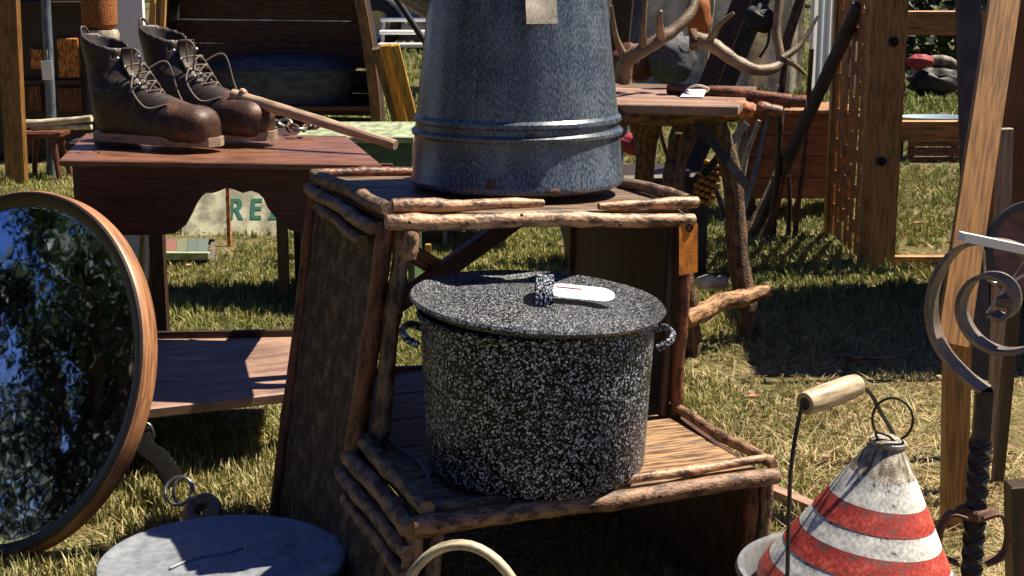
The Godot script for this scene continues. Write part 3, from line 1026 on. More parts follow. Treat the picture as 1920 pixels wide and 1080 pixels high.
func build_cupboard() -> void:
	var z := 8.1
	var cx := -1.365
	var t := thing("boat_shelf", "tall dark boat shaped wooden shelf with plank back behind the boots", "shelf", Vector3(cx, 0, -z - 0.25))
	var st := new_st()
	for k in 14:
		st = new_st()
		var y := 0.05 + k * 0.135
		var w := boat_half(y + 0.07) * 2.0 - 0.03
		box(st, Vector3(cx, y + 0.066, -z - 0.5 + rng.randf_range(-0.006, 0.006)), Vector3(w, 0.128, 0.014), Basis(Vector3.BACK, -0.018 + rng.randf_range(-0.012, 0.012)), 0.003)
		obj("plank", st, M.brown_box if k % 3 else M.mahogany, t)
	for s in [-1.0, 1.0]:
		st = new_st()
		var side := []
		var gun := []
		for k in 17:
			var h := 1.95 * k / 16.0
			side.append(Vector3(cx + s * boat_half(h), h, -z))
			gun.append(Vector3(cx + s * (boat_half(h) + 0.004), h, -z + 0.012))
		strip(st, side, Vector3(0, 0, -0.5), 0.02)
		obj("side_panel", st, M.dark_wood, t)
		st = new_st()
		strip(st, gun, Vector3(0, 0, -0.03), 0.055)
		obj("gunwale", st, M.amber_wood, t)
	for y in [0.03, 0.262, 1.1, 1.6]:
		st = new_st()
		box(st, Vector3(cx, y, -z - 0.25), Vector3(boat_half(y) * 2.0 - 0.025, 0.026, 0.45))
		obj("shelf", st, M.mahogany, t)
	# dark oval boiler on the shelf
	var c := Vector3(-1.29, 0.276, -z - 0.24)
	var b := thing("oval_boiler", "dark oval metal boiler on the cupboard shelf behind the boots", "boiler", c)
	st = new_st()
	lathe(st, [Vector2(0.0, 0.0), Vector2(0.33, 0.0), Vector2(0.35, 0.02), Vector2(0.365, 0.16), Vector2(0.38, 0.167), Vector2(0.365, 0.176), Vector2(0.3, 0.22), Vector2(0.15, 0.24), Vector2(0.0, 0.245)], 48, Transform3D(Basis.from_scale(Vector3(1.12, 1.12, 0.5)), c))
	obj("body", st, M.slate, b)
	for s in [-1, 1]:
		st = new_st()
		wire(st, [c + Vector3(s * 0.4, 0.12, 0.05), c + Vector3(s * 0.45, 0.125, 0.04), c + Vector3(s * 0.45, 0.125, -0.04), c + Vector3(s * 0.4, 0.12, -0.05)], 0.008)
		obj("handle", st, M.dark_iron, b)
	# yellow boards leaning at its right
	var labels := ["yellow painted board leaning beside the dark cupboard, left of two", "yellow painted board leaning nearest to the coffee pot"]
	for k in 2:
		st = new_st()
		var a := P(722 + k * 17, 84, 5.15 - k * 0.06)
		var e := P(806 + k * 24, 430, 5.6 - k * 0.1)
		e.y = 0.0
		bar(st, e, a, 0.034, 0.02, Vector3.RIGHT)
		single("yellow_board", labels[k], "board", st, M.yellow_paint, "yellow boards leaning by the cupboard")
	st = new_st()
	var a2 := P(706, 90, 5.2)
	bar(st, Vector3(a2.x + 0.16, 0, -5.55), a2, 0.035, 0.02, Vector3.RIGHT)
	single("grey_board", "weathered grey board leaning between cupboard and yellow boards", "board", st, M.grey_plank)

# ---------------------------------------------------------------- clutter in the middle ground
func build_middle() -> void:
	var st := new_st()
	# far left: carved cupboard with panels
	var z := 7.9
	var t := thing("carved_cabinet", "old wooden cabinet with orange brown panels at the far left", "cabinet", P(80, 320, z) * Vector3(1, 0, 1))
	var tl := P(-60, -40, z)
	var br := P(165, 318, z)
	st = new_st()
	box(st, Vector3((tl.x + br.x) / 2, 0.75, -z - 0.32), Vector3(br.x - tl.x, 1.46, 0.5))
	obj("body", st, M.dark_wood, t)
	for e in [[102, 72, 145, 148, M.orange_wood], [102, 165, 150, 212, M.brown_box], [52, 92, 76, 130, M.orange_wood], [46, 160, 74, 212, M.brown_box], [0, 66, 30, 300, M.amber_wood]]:
		var a := P(e[0], e[1], z)
		var b := P(e[2], e[3], z)
		st = new_st()
		box(st, Vector3((a.x + b.x) / 2, (a.y + b.y) / 2, -z - 0.055), Vector3(b.x - a.x, a.y - b.y, 0.03), Basis.IDENTITY, 0.008, Vector3.UP)
		obj("panel", st, e[4], t)
	for e in [[-20, 2, 160, 14], [20, 150, 150, 160]]:
		var a := P(e[0], e[1], z)
		var b := P(e[2], e[3], z)
		st = new_st()
		box(st, Vector3((a.x + b.x) / 2, (a.y + b.y) / 2, -z - 0.04), Vector3(b.x - a.x, a.y - b.y, 0.05), Basis.IDENTITY, 0.006)
		obj("rail", st, M.dark_wood, t)
	# timber post at the frame's edge
	st = new_st()
	var p0 := P(14, -30, 7.0)
	bar(st, Vector3(p0.x - 0.02, 0, -7.0), p0, 0.09, 0.06)
	single("timber_post", "tall honey coloured timber post at the far left", "post", st, M.amber_wood)
	# grey pole with a price tag
	p0 = P(84, -30, 7.3)
	st = new_st()
	limb(st, [Vector3(p0.x - 0.03, 0, -7.3), Vector3(p0.x - 0.01, 0.3, -7.3), p0], 0.026, 0.022, 4, 8, 0.04)
	single("grey_pole", "slim grey pole at the left with a white price tag", "pole", st, M.blue_grey)
	st = new_st()
	var tg := P(88, 132, 7.25)
	box(st, tg, Vector3(0.052, 0.092, 0.002), Basis(Vector3.BACK, 0.04), 0.0005)
	var tgo := single("price_tag", "white price tag hanging on the slim grey pole at left", "tag", st, M.white_paper)
	st = new_st()
	wire(st, [tg + Vector3(0, 0.035, 0.002), tg + Vector3(0.006, 0.07, 0.0), tg + Vector3(-0.004, 0.1, -0.03)], 0.0018, 4, 5)
	obj("string", st, M.lace, tgo)
	# small stool with pale sticks on it
	var sp := P(82, 246, 7.2)
	var stl := thing("low_stool", "low dark wooden stool on the grass at far left", "stool", Vector3(sp.x, 0, sp.z))
	st = new_st()
	box(st, Vector3(sp.x, sp.y - 0.012, sp.z), Vector3(0.2, 0.024, 0.2))
	obj("seat", st, M.brown_box, stl)
	for e in [[-1, -1], [1, -1], [-1, 1], [1, 1]]:
		st = new_st()
		limb(st, [Vector3(sp.x + e[0] * 0.09, 0, sp.z + e[1] * 0.09), Vector3(sp.x + e[0] * 0.06, sp.y - 0.02, sp.z + e[1] * 0.06)], 0.012, 0.02, 3, 7, 0.05)
		obj("leg", st, M.mahogany, stl)
	var lab := ["pale bleached stick lying on the low stool, topmost", "pale bleached stick on the low stool, lower one"]
	for k in 2:
		st = new_st()
		limb(st, [P(36 + k * 24, 232 + k * 8, 7.14), P(90, 230 + k * 9, 7.14), P(172, 222 + k * 16, 7.1)], 0.022 - k * 0.008, 0.016 - k * 0.004, 5, 9, 0.12)
		single("bleached_stick", lab[k], "stick", st, M.bone, "pale sticks on the low stool")

	# things right behind the boots: copper lamp, grey cloth, wooden legs
	st = new_st()
	var lp := P(186, 20, 4.4)
	var lampt := thing("copper_lamp", "rusty copper lamp with cream collar behind the left boot", "lamp", Vector3(lp.x, 0, -4.4))
	lathe(st, [Vector2(0.03, -0.06), Vector2(0.05, -0.04), Vector2(0.052, 0.03), Vector2(0.04, 0.1), Vector2(0.03, 0.16), Vector2(0.0, 0.17)], 20, Transform3D(Basis.IDENTITY, lp))
	obj("lamp_body", st, M.fur, lampt)
	st = new_st()
	lathe(st, [Vector2(0.0, -0.16), Vector2(0.035, -0.155), Vector2(0.055, -0.07), Vector2(0.05, -0.055), Vector2(0.03, -0.06)], 20, Transform3D(Basis.IDENTITY, lp))
	obj("collar", st, M.bone, lampt)
	st = new_st()
	bar(st, Vector3(lp.x, 0, -4.4), lp + Vector3(0, -0.15, 0), 0.03, 0.03)
	obj("stem", st, M.dark_wood, lampt)
	st = new_st()
	box(st, Vector3(lp.x, 0.015, -4.4), Vector3(0.2, 0.03, 0.2))
	obj("foot", st, M.dark_wood, lampt)
	st = new_st()
	var gx := P(246, 40, 4.75)
	board(st, Vector3(gx.x - 0.06, 1.3, -4.72), Vector3(gx.x - 0.06, 1.3, -4.75), Vector3(gx.x + 0.045, 1.3, -4.75), Vector3(gx.x + 0.045, 1.3, -4.72), 1.3, 0.004)
	single("painted_sheet", "pale grey painted sheet standing upright behind the two boots", "metal sheet", st, M.white_paint)
	var ylab := ["thin ochre wooden leg standing left of the open cupboard", "thin ochre wooden leg nearest to the open cupboard"]
	for k in 2:
		st = new_st()
		var a := P(288 + k * 20, -20, 4.55)
		bar(st, Vector3(a.x - 0.09, 0, -4.55), a, 0.014, 0.025)
		single("ochre_leg", ylab[k], "pole", st, M.yellow_paint, "ochre legs beside the cupboard")

	# green bench behind the stick, right of the table
	var gz := 4.55
	var ga := P(640, 256, gz - 0.22)
	ga.x = -0.64
	var gb := P(775, 256, gz - 0.22)
	var ge := thing("green_bench", "low green painted bench with pale top behind the coffee pot", "bench", Vector3((ga.x + gb.x) / 2, 0, -gz))
	st = new_st()
	box(st, Vector3((ga.x + gb.x) / 2, ga.y - 0.01, -gz), Vector3(gb.x - ga.x, 0.02, 0.44))
	obj("seat", st, M.pale_green, ge)
	st = new_st()
	box(st, Vector3((ga.x + gb.x) / 2, ga.y - 0.055, -gz + 0.2), Vector3(gb.x - ga.x - 0.01, 0.07, 0.016))
	obj("apron", st, M.green_paint, ge)
	st = new_st()
	box(st, Vector3((ga.x + gb.x) / 2, ga.y - 0.105, -gz + 0.198), Vector3(gb.x - ga.x - 0.01, 0.028, 0.018))
	obj("lower_rail", st, M.yellow_paint, ge)
	for sx in [ga.x + 0.015, gb.x - 0.015]:
		st = new_st()
		box(st, Vector3(sx, (ga.y - 0.02) / 2, -gz - 0.01), Vector3(0.02, ga.y - 0.022, 0.36))
		obj("leg", st, M.green_paint, ge)

	var db := thing("dark_bench", "low dark wooden bench behind the boots, left of the green bench", "bench", Vector3(-0.98, 0, -gz))
	st = new_st()
	box(st, Vector3(-0.985, ga.y - 0.03, -gz), Vector3(0.66, 0.022, 0.42))
	obj("seat", st, M.dark_wood, db)
	st = new_st()
	box(st, Vector3(-0.985, ga.y - 0.09, -gz + 0.18), Vector3(0.62, 0.09, 0.016))
	obj("apron", st, M.dark_wood, db)
	for sx in [-1.29, -0.69]:
		for szz in [-0.17, 0.17]:
			st = new_st()
			bar(st, Vector3(sx, 0, -gz + szz), Vector3(sx, ga.y - 0.042, -gz + szz), 0.03, 0.03)
			obj("leg", st, M.dark_wood, db)

	# cream sign with green letters, on the grass under the table
	var sz := 5.65
	var sa := P(336, 340, sz)
	var sb := P(560, 448, sz)
	var sg := thing("lettered_sign", "cream wooden sign with green capital letters seen under the table", "sign", Vector3((sa.x + sb.x) / 2, 0, -sz))
	var tilt := Basis(Vector3.RIGHT, -0.55)
	st = new_st()
	var sc := Vector3((sa.x + sb.x) / 2 + 0.1, sb.y + 0.135, -sz - 0.075)
	box(st, sc, Vector3(sb.x - sa.x + 0.2, 0.3, 0.02), tilt, 0.003)
	obj("panel", st, M.sign, sg)
	var font := SystemFont.new()
	font.font_names = PackedStringArray(["Droid Sans"])
	font.font_weight = 700
	for e in [["R", 437], ["E", 476], ["I", 509]]:
		var tm := TextMesh.new()
		tm.text = e[0]
		tm.font = font
		tm.font_size = 32
		tm.pixel_size = 0.0038
		tm.depth = 0.003
		var mi := MeshInstance3D.new()
		mi.name = "letter"
		mi.mesh = tm
		mi.material_override = M.sign_green
		sg.add_child(mi, true)
		var lp2 := P(e[1], 399, sz)
		mi.transform = Transform3D(tilt.scaled_local(Vector3(0.85, 1.0, 1.0)), sc + tilt * Vector3(lp2.x - sc.x, (lp2.y - sc.y) * 1.16, 0.0105) - sg.position)
	for sx in [sa.x + 0.05, sb.x + 0.1]:
		st = new_st()
		bar(st, Vector3(sx, 0, -sz - 0.22), Vector3(sx, 0.2, -sz - 0.125), 0.025, 0.02)
		obj("leg", st, M.dark_wood, sg)
	st = new_st()
	var k0 := G(430, 462)
	bar(st, k0, P(426, 330, -k0.z + 0.02), 0.013, 0.013)
	single("thin_stake", "thin brown stake standing in front of the cream lettered sign", "stake", st, M.orange_wood)

	# low folding stool with striped canvas
	var q0 := P(232, 447, 5.3)
	var q1 := P(392, 447, 5.3)
	var q2 := P(388, 472, 5.02)
	var q3 := P(232, 472, 5.02)
	var fs := thing("striped_stool", "low folding stool with striped canvas seat under the table", "stool", Vector3((q0.x + q1.x) / 2, 0, -5.15))
	var cols := [lin(0.16, 0.19, 0.15), lin(0.07, 0.08, 0.14), lin(0.1, 0.14, 0.09), lin(0.06, 0.07, 0.13), lin(0.3, 0.12, 0.09), lin(0.2, 0.22, 0.12), lin(0.12, 0.17, 0.13), lin(0.14, 0.19, 0.17)]
	for i in cols.size():
		cols[i] = (cols[i] as Color).darkened(0.25)
	for k in 8:
		st = new_st()
		var f0 := k / 8.0
		var f1 := (k + 1) / 8.0 - 0.002
		board(st, q3.lerp(q2, f0), q0.lerp(q1, f0), q0.lerp(q1, f1), q3.lerp(q2, f1), 0.006, 0.001)
		obj("canvas_stripe", st, mat(cols[k], 0.85), fs)
	st = new_st()
	bar(st, q3 + Vector3(-0.01, -0.012, 0.01), q2 + Vector3(0.01, -0.012, 0.01), 0.024, 0.03, Vector3.UP)
	obj("front_rail", st, M.pale_green, fs)
	st = new_st()
	bar(st, q0 + Vector3(-0.01, -0.012, 0), q1 + Vector3(0.02, -0.012, 0), 0.02, 0.02, Vector3.UP)
	obj("rear_rail", st, M.dark_wood, fs)
	for e in [[q3, q0, 0.01], [q2, q1, -0.0], [q0, q3, 0.01], [q1, q2, 0.015]]:
		st = new_st()
		var a: Vector3 = e[0] + Vector3(e[2], -0.016, 0)
		var b: Vector3 = e[1] + Vector3(e[2], 0, 0)
		b.y = 0.0
		bar(st, b, a, 0.016, 0.012)
		obj("leg", st, M.iron, fs)

	# folding table whose legs show through the shelf stand
	var fz := 5.3
	var ft := thing("folding_table", "folding table with thin grey legs behind the shelf stand", "table", Vector3(-0.1, 0, -fz - 0.25))
	st = new_st()
	box(st, Vector3(-0.06, 0.36, -fz - 0.22), Vector3(0.44, 0.025, 0.5))
	obj("tabletop", st, M.brown_box, ft)
	for e in [[910, 400, 925, 478], [838, 400, 834, 470], [1024, 400, 1062, 462], [850, 392, 852, 445]]:
		var b := G(e[2], e[3])
		var a := P(e[0], e[1], -b.z + 0.02)
		a.y = 0.35
		st = new_st()
		bar(st, b, a, 0.016, 0.016)
		obj("leg", st, M.blue_grey, ft)
	st = new_st()
	var dk := G(792, 470)
	box(st, dk + Vector3(0.0, 0.07, -0.15), Vector3(0.16, 0.14, 0.2))
	single("dark_box", "small dark box on the grass, seen between the shelf stand's posts", "box", st, M.dark_wood)
	st = new_st()
	var wt := G(776, 492)
	lathe(st, [Vector2(0.0, 0.0), Vector2(0.022, 0.0), Vector2(0.026, 0.03), Vector2(0.02, 0.035), Vector2(0.0, 0.036)], 16, Transform3D(Basis.IDENTITY, wt))
	single("white_cup", "small white cup standing on the grass near the dark box", "cup", st, M.white_paint)
	st = new_st()
	box(st, G(803, 494) + Vector3(0, 0.035, 0), Vector3(0.02, 0.07, 0.02))
	single("yellow_block", "little yellow wooden block on the grass beside the white cup", "block", st, M.yellow_paint)

# ---------------------------------------------------------------- rustic log table, antlers, leaning poles
func build_rustic_table() -> void:
	var h := 0.67
	var a := G(1120, 194, h)
	var b := G(1120, 154, h)
	var c := G(1420, 162, h)
	var d := G(1384, 199, h)
	var t := thing("rustic_table", "rustic log table with crooked branch legs, right of the coffee pot", "table", Vector3((a.x + d.x) / 2, 0, (a.z + b.z) / 2))
	var st := new_st()
	for k in 4:
		st = new_st()
		var f0 := k / 4.0
		var f1 := (k + 1) / 4.0 - 0.01
		board(st, a.lerp(b, f0), a.lerp(b, f1), d.lerp(c, f1), d.lerp(c, f0), 0.025, 0.003, d - a)
		obj("plank", st, M.shelf_wood if k < 3 else M.grey_plank, t)
	st = new_st()
	twig(st, a + Vector3(-0.04, -0.028, 0.02), P(1382, 211, 3.9), 0.028, 0.026)
	obj("front_log", st, M.log, t)
	st = new_st()
	twig(st, P(1352, 203, 3.86), P(1412, 206, 3.86), 0.022, 0.021, 0.001)
	obj("log_end", st, M.log_end, t)
	st = new_st()
	twig(st, P(1420, 204, 3.9), P(1466, 208, 3.9), 0.019, 0.015, 0.002)
	obj("log_end", st, M.twig_red, t)
	st = new_st()
	limb(st, [P(1292, 206, 3.95), P(1264, 330, 3.86), P(1276, 480, 3.8), P(1292, 560, 3.78), G(1298, 668)], 0.033, 0.021, 6, 10, 0.1)
	obj("leg", st, M.log, t)
	st = new_st()
	limb(st, [P(1338, 214, 3.98), P(1372, 330, 3.98), P(1384, 480, 3.98), G(1413, 640)], 0.028, 0.03, 6, 10, 0.1)
	obj("leg", st, M.log, t)
	st = new_st()
	limb(st, [P(1190, 205, 4.4), P(1210, 330, 4.45), Vector3(0.38, 0, -4.5)], 0.025, 0.028, 5, 9, 0.1)
	obj("leg", st, M.log, t)
	st = new_st()
	limb(st, [P(1236, 200, 4.0), P(1210, 300, 4.1), Vector3(0.36, 0, -4.1)], 0.03, 0.028, 5, 9, 0.1)
	obj("leg", st, M.log, t)
	st = new_st()
	twig(st, P(1282, 602, 3.74), P(1360, 562, 3.86), 0.026, 0.025, 0.003)
	twig(st, P(1352, 566, 3.85), P(1442, 546, 3.94), 0.025, 0.019, 0.003)
	obj("stretcher", st, M.log_pale, t)
	st = new_st()
	twig(st, P(1310, 532, 3.98), P(1362, 528, 4.0), 0.02, 0.017, 0.003)
	obj("stretcher", st, M.bone, t)
	# dark crossing tools under the table
	var dl := ["black iron bar crossing under the rustic table, falling to the right", "black iron bar crossing under the rustic table, falling to the left"]
	var ends := [[P(1304, 226, 3.86), P(1402, 350, 3.82)], [P(1400, 232, 4.15), P(1318, 330, 4.1)]]
	for k in 2:
		st = new_st()
		bar(st, ends[k][0], ends[k][1], 0.022, 0.016)
		single("iron_bar", dl[k], "bar", st, M.dark_iron, "iron bars under the rustic table")
	# reddish rolling rail lying on the table
	st = new_st()
	limb(st, [P(1254, 166, 4.08), P(1330, 172, 4.02), P(1420, 182, 3.96), P(1484, 190, 3.93)], 0.017, 0.019, 5, 10, 0.05)
	var rl := single("wooden_rail", "long reddish wooden rail lying across the rustic table", "rail", st, M.twig_red)
	st = new_st()
	limb(st, [P(1482, 190, 3.93), P(1512, 190, 3.92)], 0.016, 0.017, 3, 10, 0.06)
	obj("knob", st, M.twig_red, rl)
	st = new_st()
	var pt := G(1296, 178, h + 0.004)
	board(st, pt + Vector3(-0.035, 0, 0.05), pt + Vector3(0.0, 0.02, -0.06), pt + Vector3(0.05, 0.02, -0.05), pt + Vector3(0.025, 0, 0.06), 0.0015, 0.0004)
	var pto := single("paper_tag", "white paper tag tied to the reddish rail on the rustic table", "tag", st, M.white_paper)
	st = new_st()
	var rc := P(1308, 168, 4.0)
	wire(st, [rc + Vector3(0.03, 0, 0), rc + Vector3(0, 0.012, 0.01), rc + Vector3(-0.03, 0, 0), rc + Vector3(0, -0.012, 0.01)], 0.003, 5, 5, true)
	obj("string", st, M.paper, pto)
	# antlers
	var at := thing("antler", "pale brown deer antler lying beside the coffee pot, left of two", "antler", P(1180, 150, 4.2), "deer antlers on the rustic table")
	st = new_st()
	limb(st, [P(1168, 150, 4.15), P(1176, 112, 4.12), P(1215, 88, 4.1), P(1262, 58, 4.12), P(1296, 22, 4.15), P(1306, -30, 4.2)], 0.026, 0.012, 6, 9, 0.12)
	obj("beam", st, M.antler, at)
	for e in [[P(1172, 108, 4.12), P(1155, 70, 4.1), P(1146, 10, 4.08)], [P(1205, 92, 4.1), P(1206, 50, 4.06), P(1212, -10, 4.05)], [P(1240, 74, 4.1), P(1236, 40, 4.04), P(1240, 20, 4.02)]]:
		st = new_st()
		limb(st, e, 0.014, 0.004, 6, 8, 0.06)
		obj("tine", st, M.antler, at)
	at = thing("antler", "grey brown deer antler with dark burr, right of two", "antler", P(1320, 150, 4.2), "deer antlers on the rustic table")
	st = new_st()
	limb(st, [P(1300, 72, 4.08), P(1335, 84, 4.06), P(1385, 118, 4.04), P(1425, 132, 4.05), P(1462, 118, 4.08), P(1456, 60, 4.1), P(1462, -20, 4.12)], 0.022, 0.01, 6, 9, 0.12)
	obj("beam", st, M.antler, at)
	for e in [[P(1328, 80, 4.06), P(1350, 46, 4.02), P(1376, 24, 4.0)], [P(1466, 110, 4.08), P(1500, 84, 4.1), P(1534, 30, 4.12)], [P(1470, 112, 4.08), P(1490, 122, 4.1), P(1510, 140, 4.14)]]:
		st = new_st()
		limb(st, e, 0.012, 0.004, 6, 8, 0.06)
		obj("tine", st, M.antler, at)
	st = new_st()
	limb(st, [P(1294, 74, 4.08), P(1306, 74, 4.08)], 0.03, 0.03, 3, 10, 0.2)
	obj("burr", st, M.log, at)
	# dark felt hat-like mound and neighbours
	st = new_st()
	lump(st, G(1272, 160, h) + Vector3(0, 0.07, -0.25), Vector3(0.075, 0.085, 0.07), 14)
	single("slate_bundle", "dark grey cloth bundle between the two antlers on the table", "bundle", st, M.slate)
	st = new_st()
	lump(st, G(1190, 152, h) + Vector3(0, 0.05, -0.1), Vector3(0.07, 0.06, 0.06), 15)
	single("brown_bundle", "dark brown leather bundle on the table beside the coffee pot", "bundle", st, M.mahogany)
	st = new_st()
	lump(st, P(1310, 30, 4.3), Vector3(0.035, 0.07, 0.03), 19)
	single("orange_gourd", "orange gourd hanging above the antlers", "gourd", st, M.fur)
	# tall things leaning behind the table
	var lean := func(called: String, label: String, cat: String, top: Vector3, foot: Vector3, w: float, d: float, m: Material, grp := ""):
		var s := new_st()
		bar(s, foot, top, w, d, Vector3(0.9, 0, 0.3))
		return single(called, label, cat, s, m, grp)
	var gf := func(x: float, zz: float) -> Vector3: return Vector3(x, 0, -zz)
	lean.call("dark_board", "dark wooden board leaning behind the table, next to the coffee pot", "board", P(1172, -40, 5.0), gf.call(0.3, 5.1), 0.07, 0.02, M.dark_wood, "dark boards leaning behind the rustic table")
	lean.call("blue_grey_board", "blue grey painted board leaning behind the left antler", "board", P(1206, -40, 5.1), gf.call(0.32, 5.2), 0.05, 0.02, M.blue_grey)
	lean.call("dark_board", "dark board leaning behind the right antler, left of two", "board", P(1408, -40, 5.0), gf.call(0.42, 5.0), 0.06, 0.025, M.dark_wood, "dark boards leaning behind the rustic table")
	lean.call("dark_board", "dark board leaning behind the right antler, right of two", "board", P(1442, -40, 5.1), gf.call(0.5, 5.1), 0.06, 0.025, M.grey_paint, "dark boards leaning behind the rustic table")
	lean.call("brown_pole", "dark brown pole hanging over the right antler", "pole", P(1516, -50, 5.0), P(1470, 96, 5.0), 0.03, 0.025, M.log)
	st = new_st()
	lump(st, P(1424, 36, 4.9), Vector3(0.05, 0.045, 0.05), 23)
	single("black_hat", "small black felt hat on the leaning dark boards", "hat", st, M.black)
	st = new_st()
	limb(st, [P(1442, 40, 4.88), P(1440, 80, 4.88), P(1424, 108, 4.88)], 0.005, 0.005, 4, 6, 0.02)
	single("hat_ribbon", "black ribbon hanging from the small felt hat", "ribbon", st, M.black)
	# the long dark branch that leans on the screen, and thinner sticks
	st = new_st()
	limb(st, [G(1414, 440), P(1450, 360, 5.55), P(1500, 250, 5.45), P(1560, 120, 5.35), P(1612, 10, 5.25)], 0.022, 0.026, 6, 9, 0.08)
	single("dark_branch", "long dark branch leaning diagonally against the folding screen", "branch", st, M.grey_paint)
	var sl := ["thin pale stick leaning behind the rustic table, leftmost", "thin pale stick leaning right of the crooked table leg", "thin rod with light edge leaning under the long dark branch", "short brown stick upright below the brown chest", "short brown stick upright left of the brown chest", "thin brown rod sticking up left of the white curtain"]
	var sp := [[1398, 226, 1352, 410], [1440, 216, 1388, 420], [1462, 300, 1398, 440], [1478, 330, 1478, 442], [1450, 330, 1450, 446], [1522, 92, 1490, 446]]
	var smm := [M.bone, M.blue_grey, M.twig_grey, M.dark_wood, M.dark_wood, M.twig_red]
	for k in 6:
		st = new_st()
		var f := G(sp[k][2], sp[k][3])
		var tp := P(sp[k][0], sp[k][1], -f.z + (0.1 if k < 3 else 0.0))
		limb(st, [f, f.lerp(tp, 0.5) + Vector3(0.006, 0, 0), tp], 0.011, 0.009, 5, 7, 0.06)
		single("thin_stick", sl[k], "stick", st, smm[k], "thin sticks leaning near the rustic table")
	var tl := ["grey branch leaning behind the table's left legs", "dark forked stick leaning under the middle of the rustic table", "pale peeled stick leaning behind the crooked right leg", "dark rod crossing behind the golden rush basket", "brown stick leaning towards the dark branch, low", "grey stick leaning at the back of the table, nearest the coffee pot", "pale thin stick rising between the antlers", "brown thin branch rising behind the right antler", "dark stick rising at the table's right rear corner"]
	var tq := [[1232, 215, 1300, 440], [1318, 230, 1250, 430], [1424, 226, 1356, 430], [1280, 232, 1366, 420], [1500, 240, 1428, 452], [1180, 215, 1236, 430], [1340, -20, 1300, 400], [1498, -20, 1430, 430], [1478, 60, 1440, 452]]
	var tm := [M.log, M.dark_wood, M.bone, M.dark_iron, M.twig_red, M.twig_grey, M.bone, M.log, M.dark_wood]
	for k in 9:
		st = new_st()
		var f := G(tq[k][2], tq[k][3])
		var tp := P(tq[k][0], tq[k][1], -f.z - 0.05)
		limb(st, [f, f.lerp(tp, 0.35) + Vector3(0.012, 0, 0), f.lerp(tp, 0.7) - Vector3(0.006, 0, 0), tp], 0.013, 0.009, 5, 7, 0.12)
		single("leaning_stick", tl[k], "stick", st, tm[k], "sticks leaning in the tangle behind the rustic table")
	# brown chest on the grass behind
	var cz := 6.0
	var c0 := P(1402, 212, cz)
	var c1 := P(1600, 372, cz)
	var bx := thing("brown_chest", "reddish brown wooden chest standing on legs behind the sticks", "chest", Vector3((c0.x + c1.x) / 2, 0, -cz - 0.15))
	for k in 4:
		st = new_st()
		var ph := (c0.y - c1.y) / 4.0
		box(st, Vector3((c0.x + c1.x) / 2, c1.y + ph * (k + 0.5), -cz), Vector3(c1.x - c0.x, ph - 0.0012, 0.02))
		obj("plank", st, mat(lin(0.27, 0.085, 0.035), 0.55, T.blotch, Vector3(7, 2, 1), T.grain_n, 0.3), bx)
	st = new_st()
	box(st, Vector3((c0.x + c1.x) / 2, (c0.y + c1.y) / 2, -cz - 0.165), Vector3(c1.x - c0.x - 0.02, c0.y - c1.y - 0.01, 0.3))
	obj("body", st, M.dark_wood, bx)
	st = new_st()
	box(st, Vector3((c0.x + c1.x) / 2, c0.y + 0.008, -cz - 0.15), Vector3(c1.x - c0.x + 0.03, 0.016, 0.36))
	obj("lid", st, M.log_pale, bx)
	for sx in [c0.x + 0.03, c1.x - 0.03]:
		for szz in [0.02, 0.28]:
			st = new_st()
			bar(st, Vector3(sx, 0, -cz - szz), Vector3(sx, c1.y, -cz - szz), 0.03, 0.03)
			obj("leg", st, M.dark_wood, bx)
	# dark trunk, red cloth and pale jar under the table
	st = new_st()
	var tk := G(1210, 420)
	box(st, Vector3(0.42, 0.17, -5.0), Vector3(0.42, 0.34, 0.3), Basis(Vector3.UP, 0.2), 0.01)
	single("travel_case", "dark leather travel case in the shade under the rustic table", "case", st, M.leather)
	st = new_st()
	lump(st, P(1190, 270, 4.75), Vector3(0.05, 0.035, 0.05), 31)
	single("red_bundle", "dark red cloth bundle in the clutter under the rustic table", "cloth", st, M.red)
	st = new_st()
	lump(st, P(1202, 252, 4.7), Vector3(0.018, 0.03, 0.02), 33)
	single("pale_jar", "pale jar standing above the dark red cloth under the table", "jar", st, M.white_paint)
	# woven rush basket
	var wb := P(1326, 342, 4.75)
	var wt := thing("rush_basket", "narrow golden woven rush basket hanging under the rustic table", "basket", wb)
	var bs := Basis(Vector3.BACK, -0.38).scaled(Vector3(1.15, 1.15, 1.15))
	for r in 7:
		st = new_st()
		for q in 4:
			var o := wb + bs * Vector3((q - 1.5) * 0.016 + (0.008 if r % 2 else 0.0), (r - 3) * 0.018, 0)
			lump(st, o, Vector3(0.011, 0.0085, 0.012), r * 7 + q, 7)
		obj("woven_row", st, M.rush, wt)
	st = new_st()
	box(st, wb - Vector3(0, 0, 0.012), Vector3(0.06, 0.12, 0.012), bs.orthonormalized())
	obj("backing", st, M.log, wt)

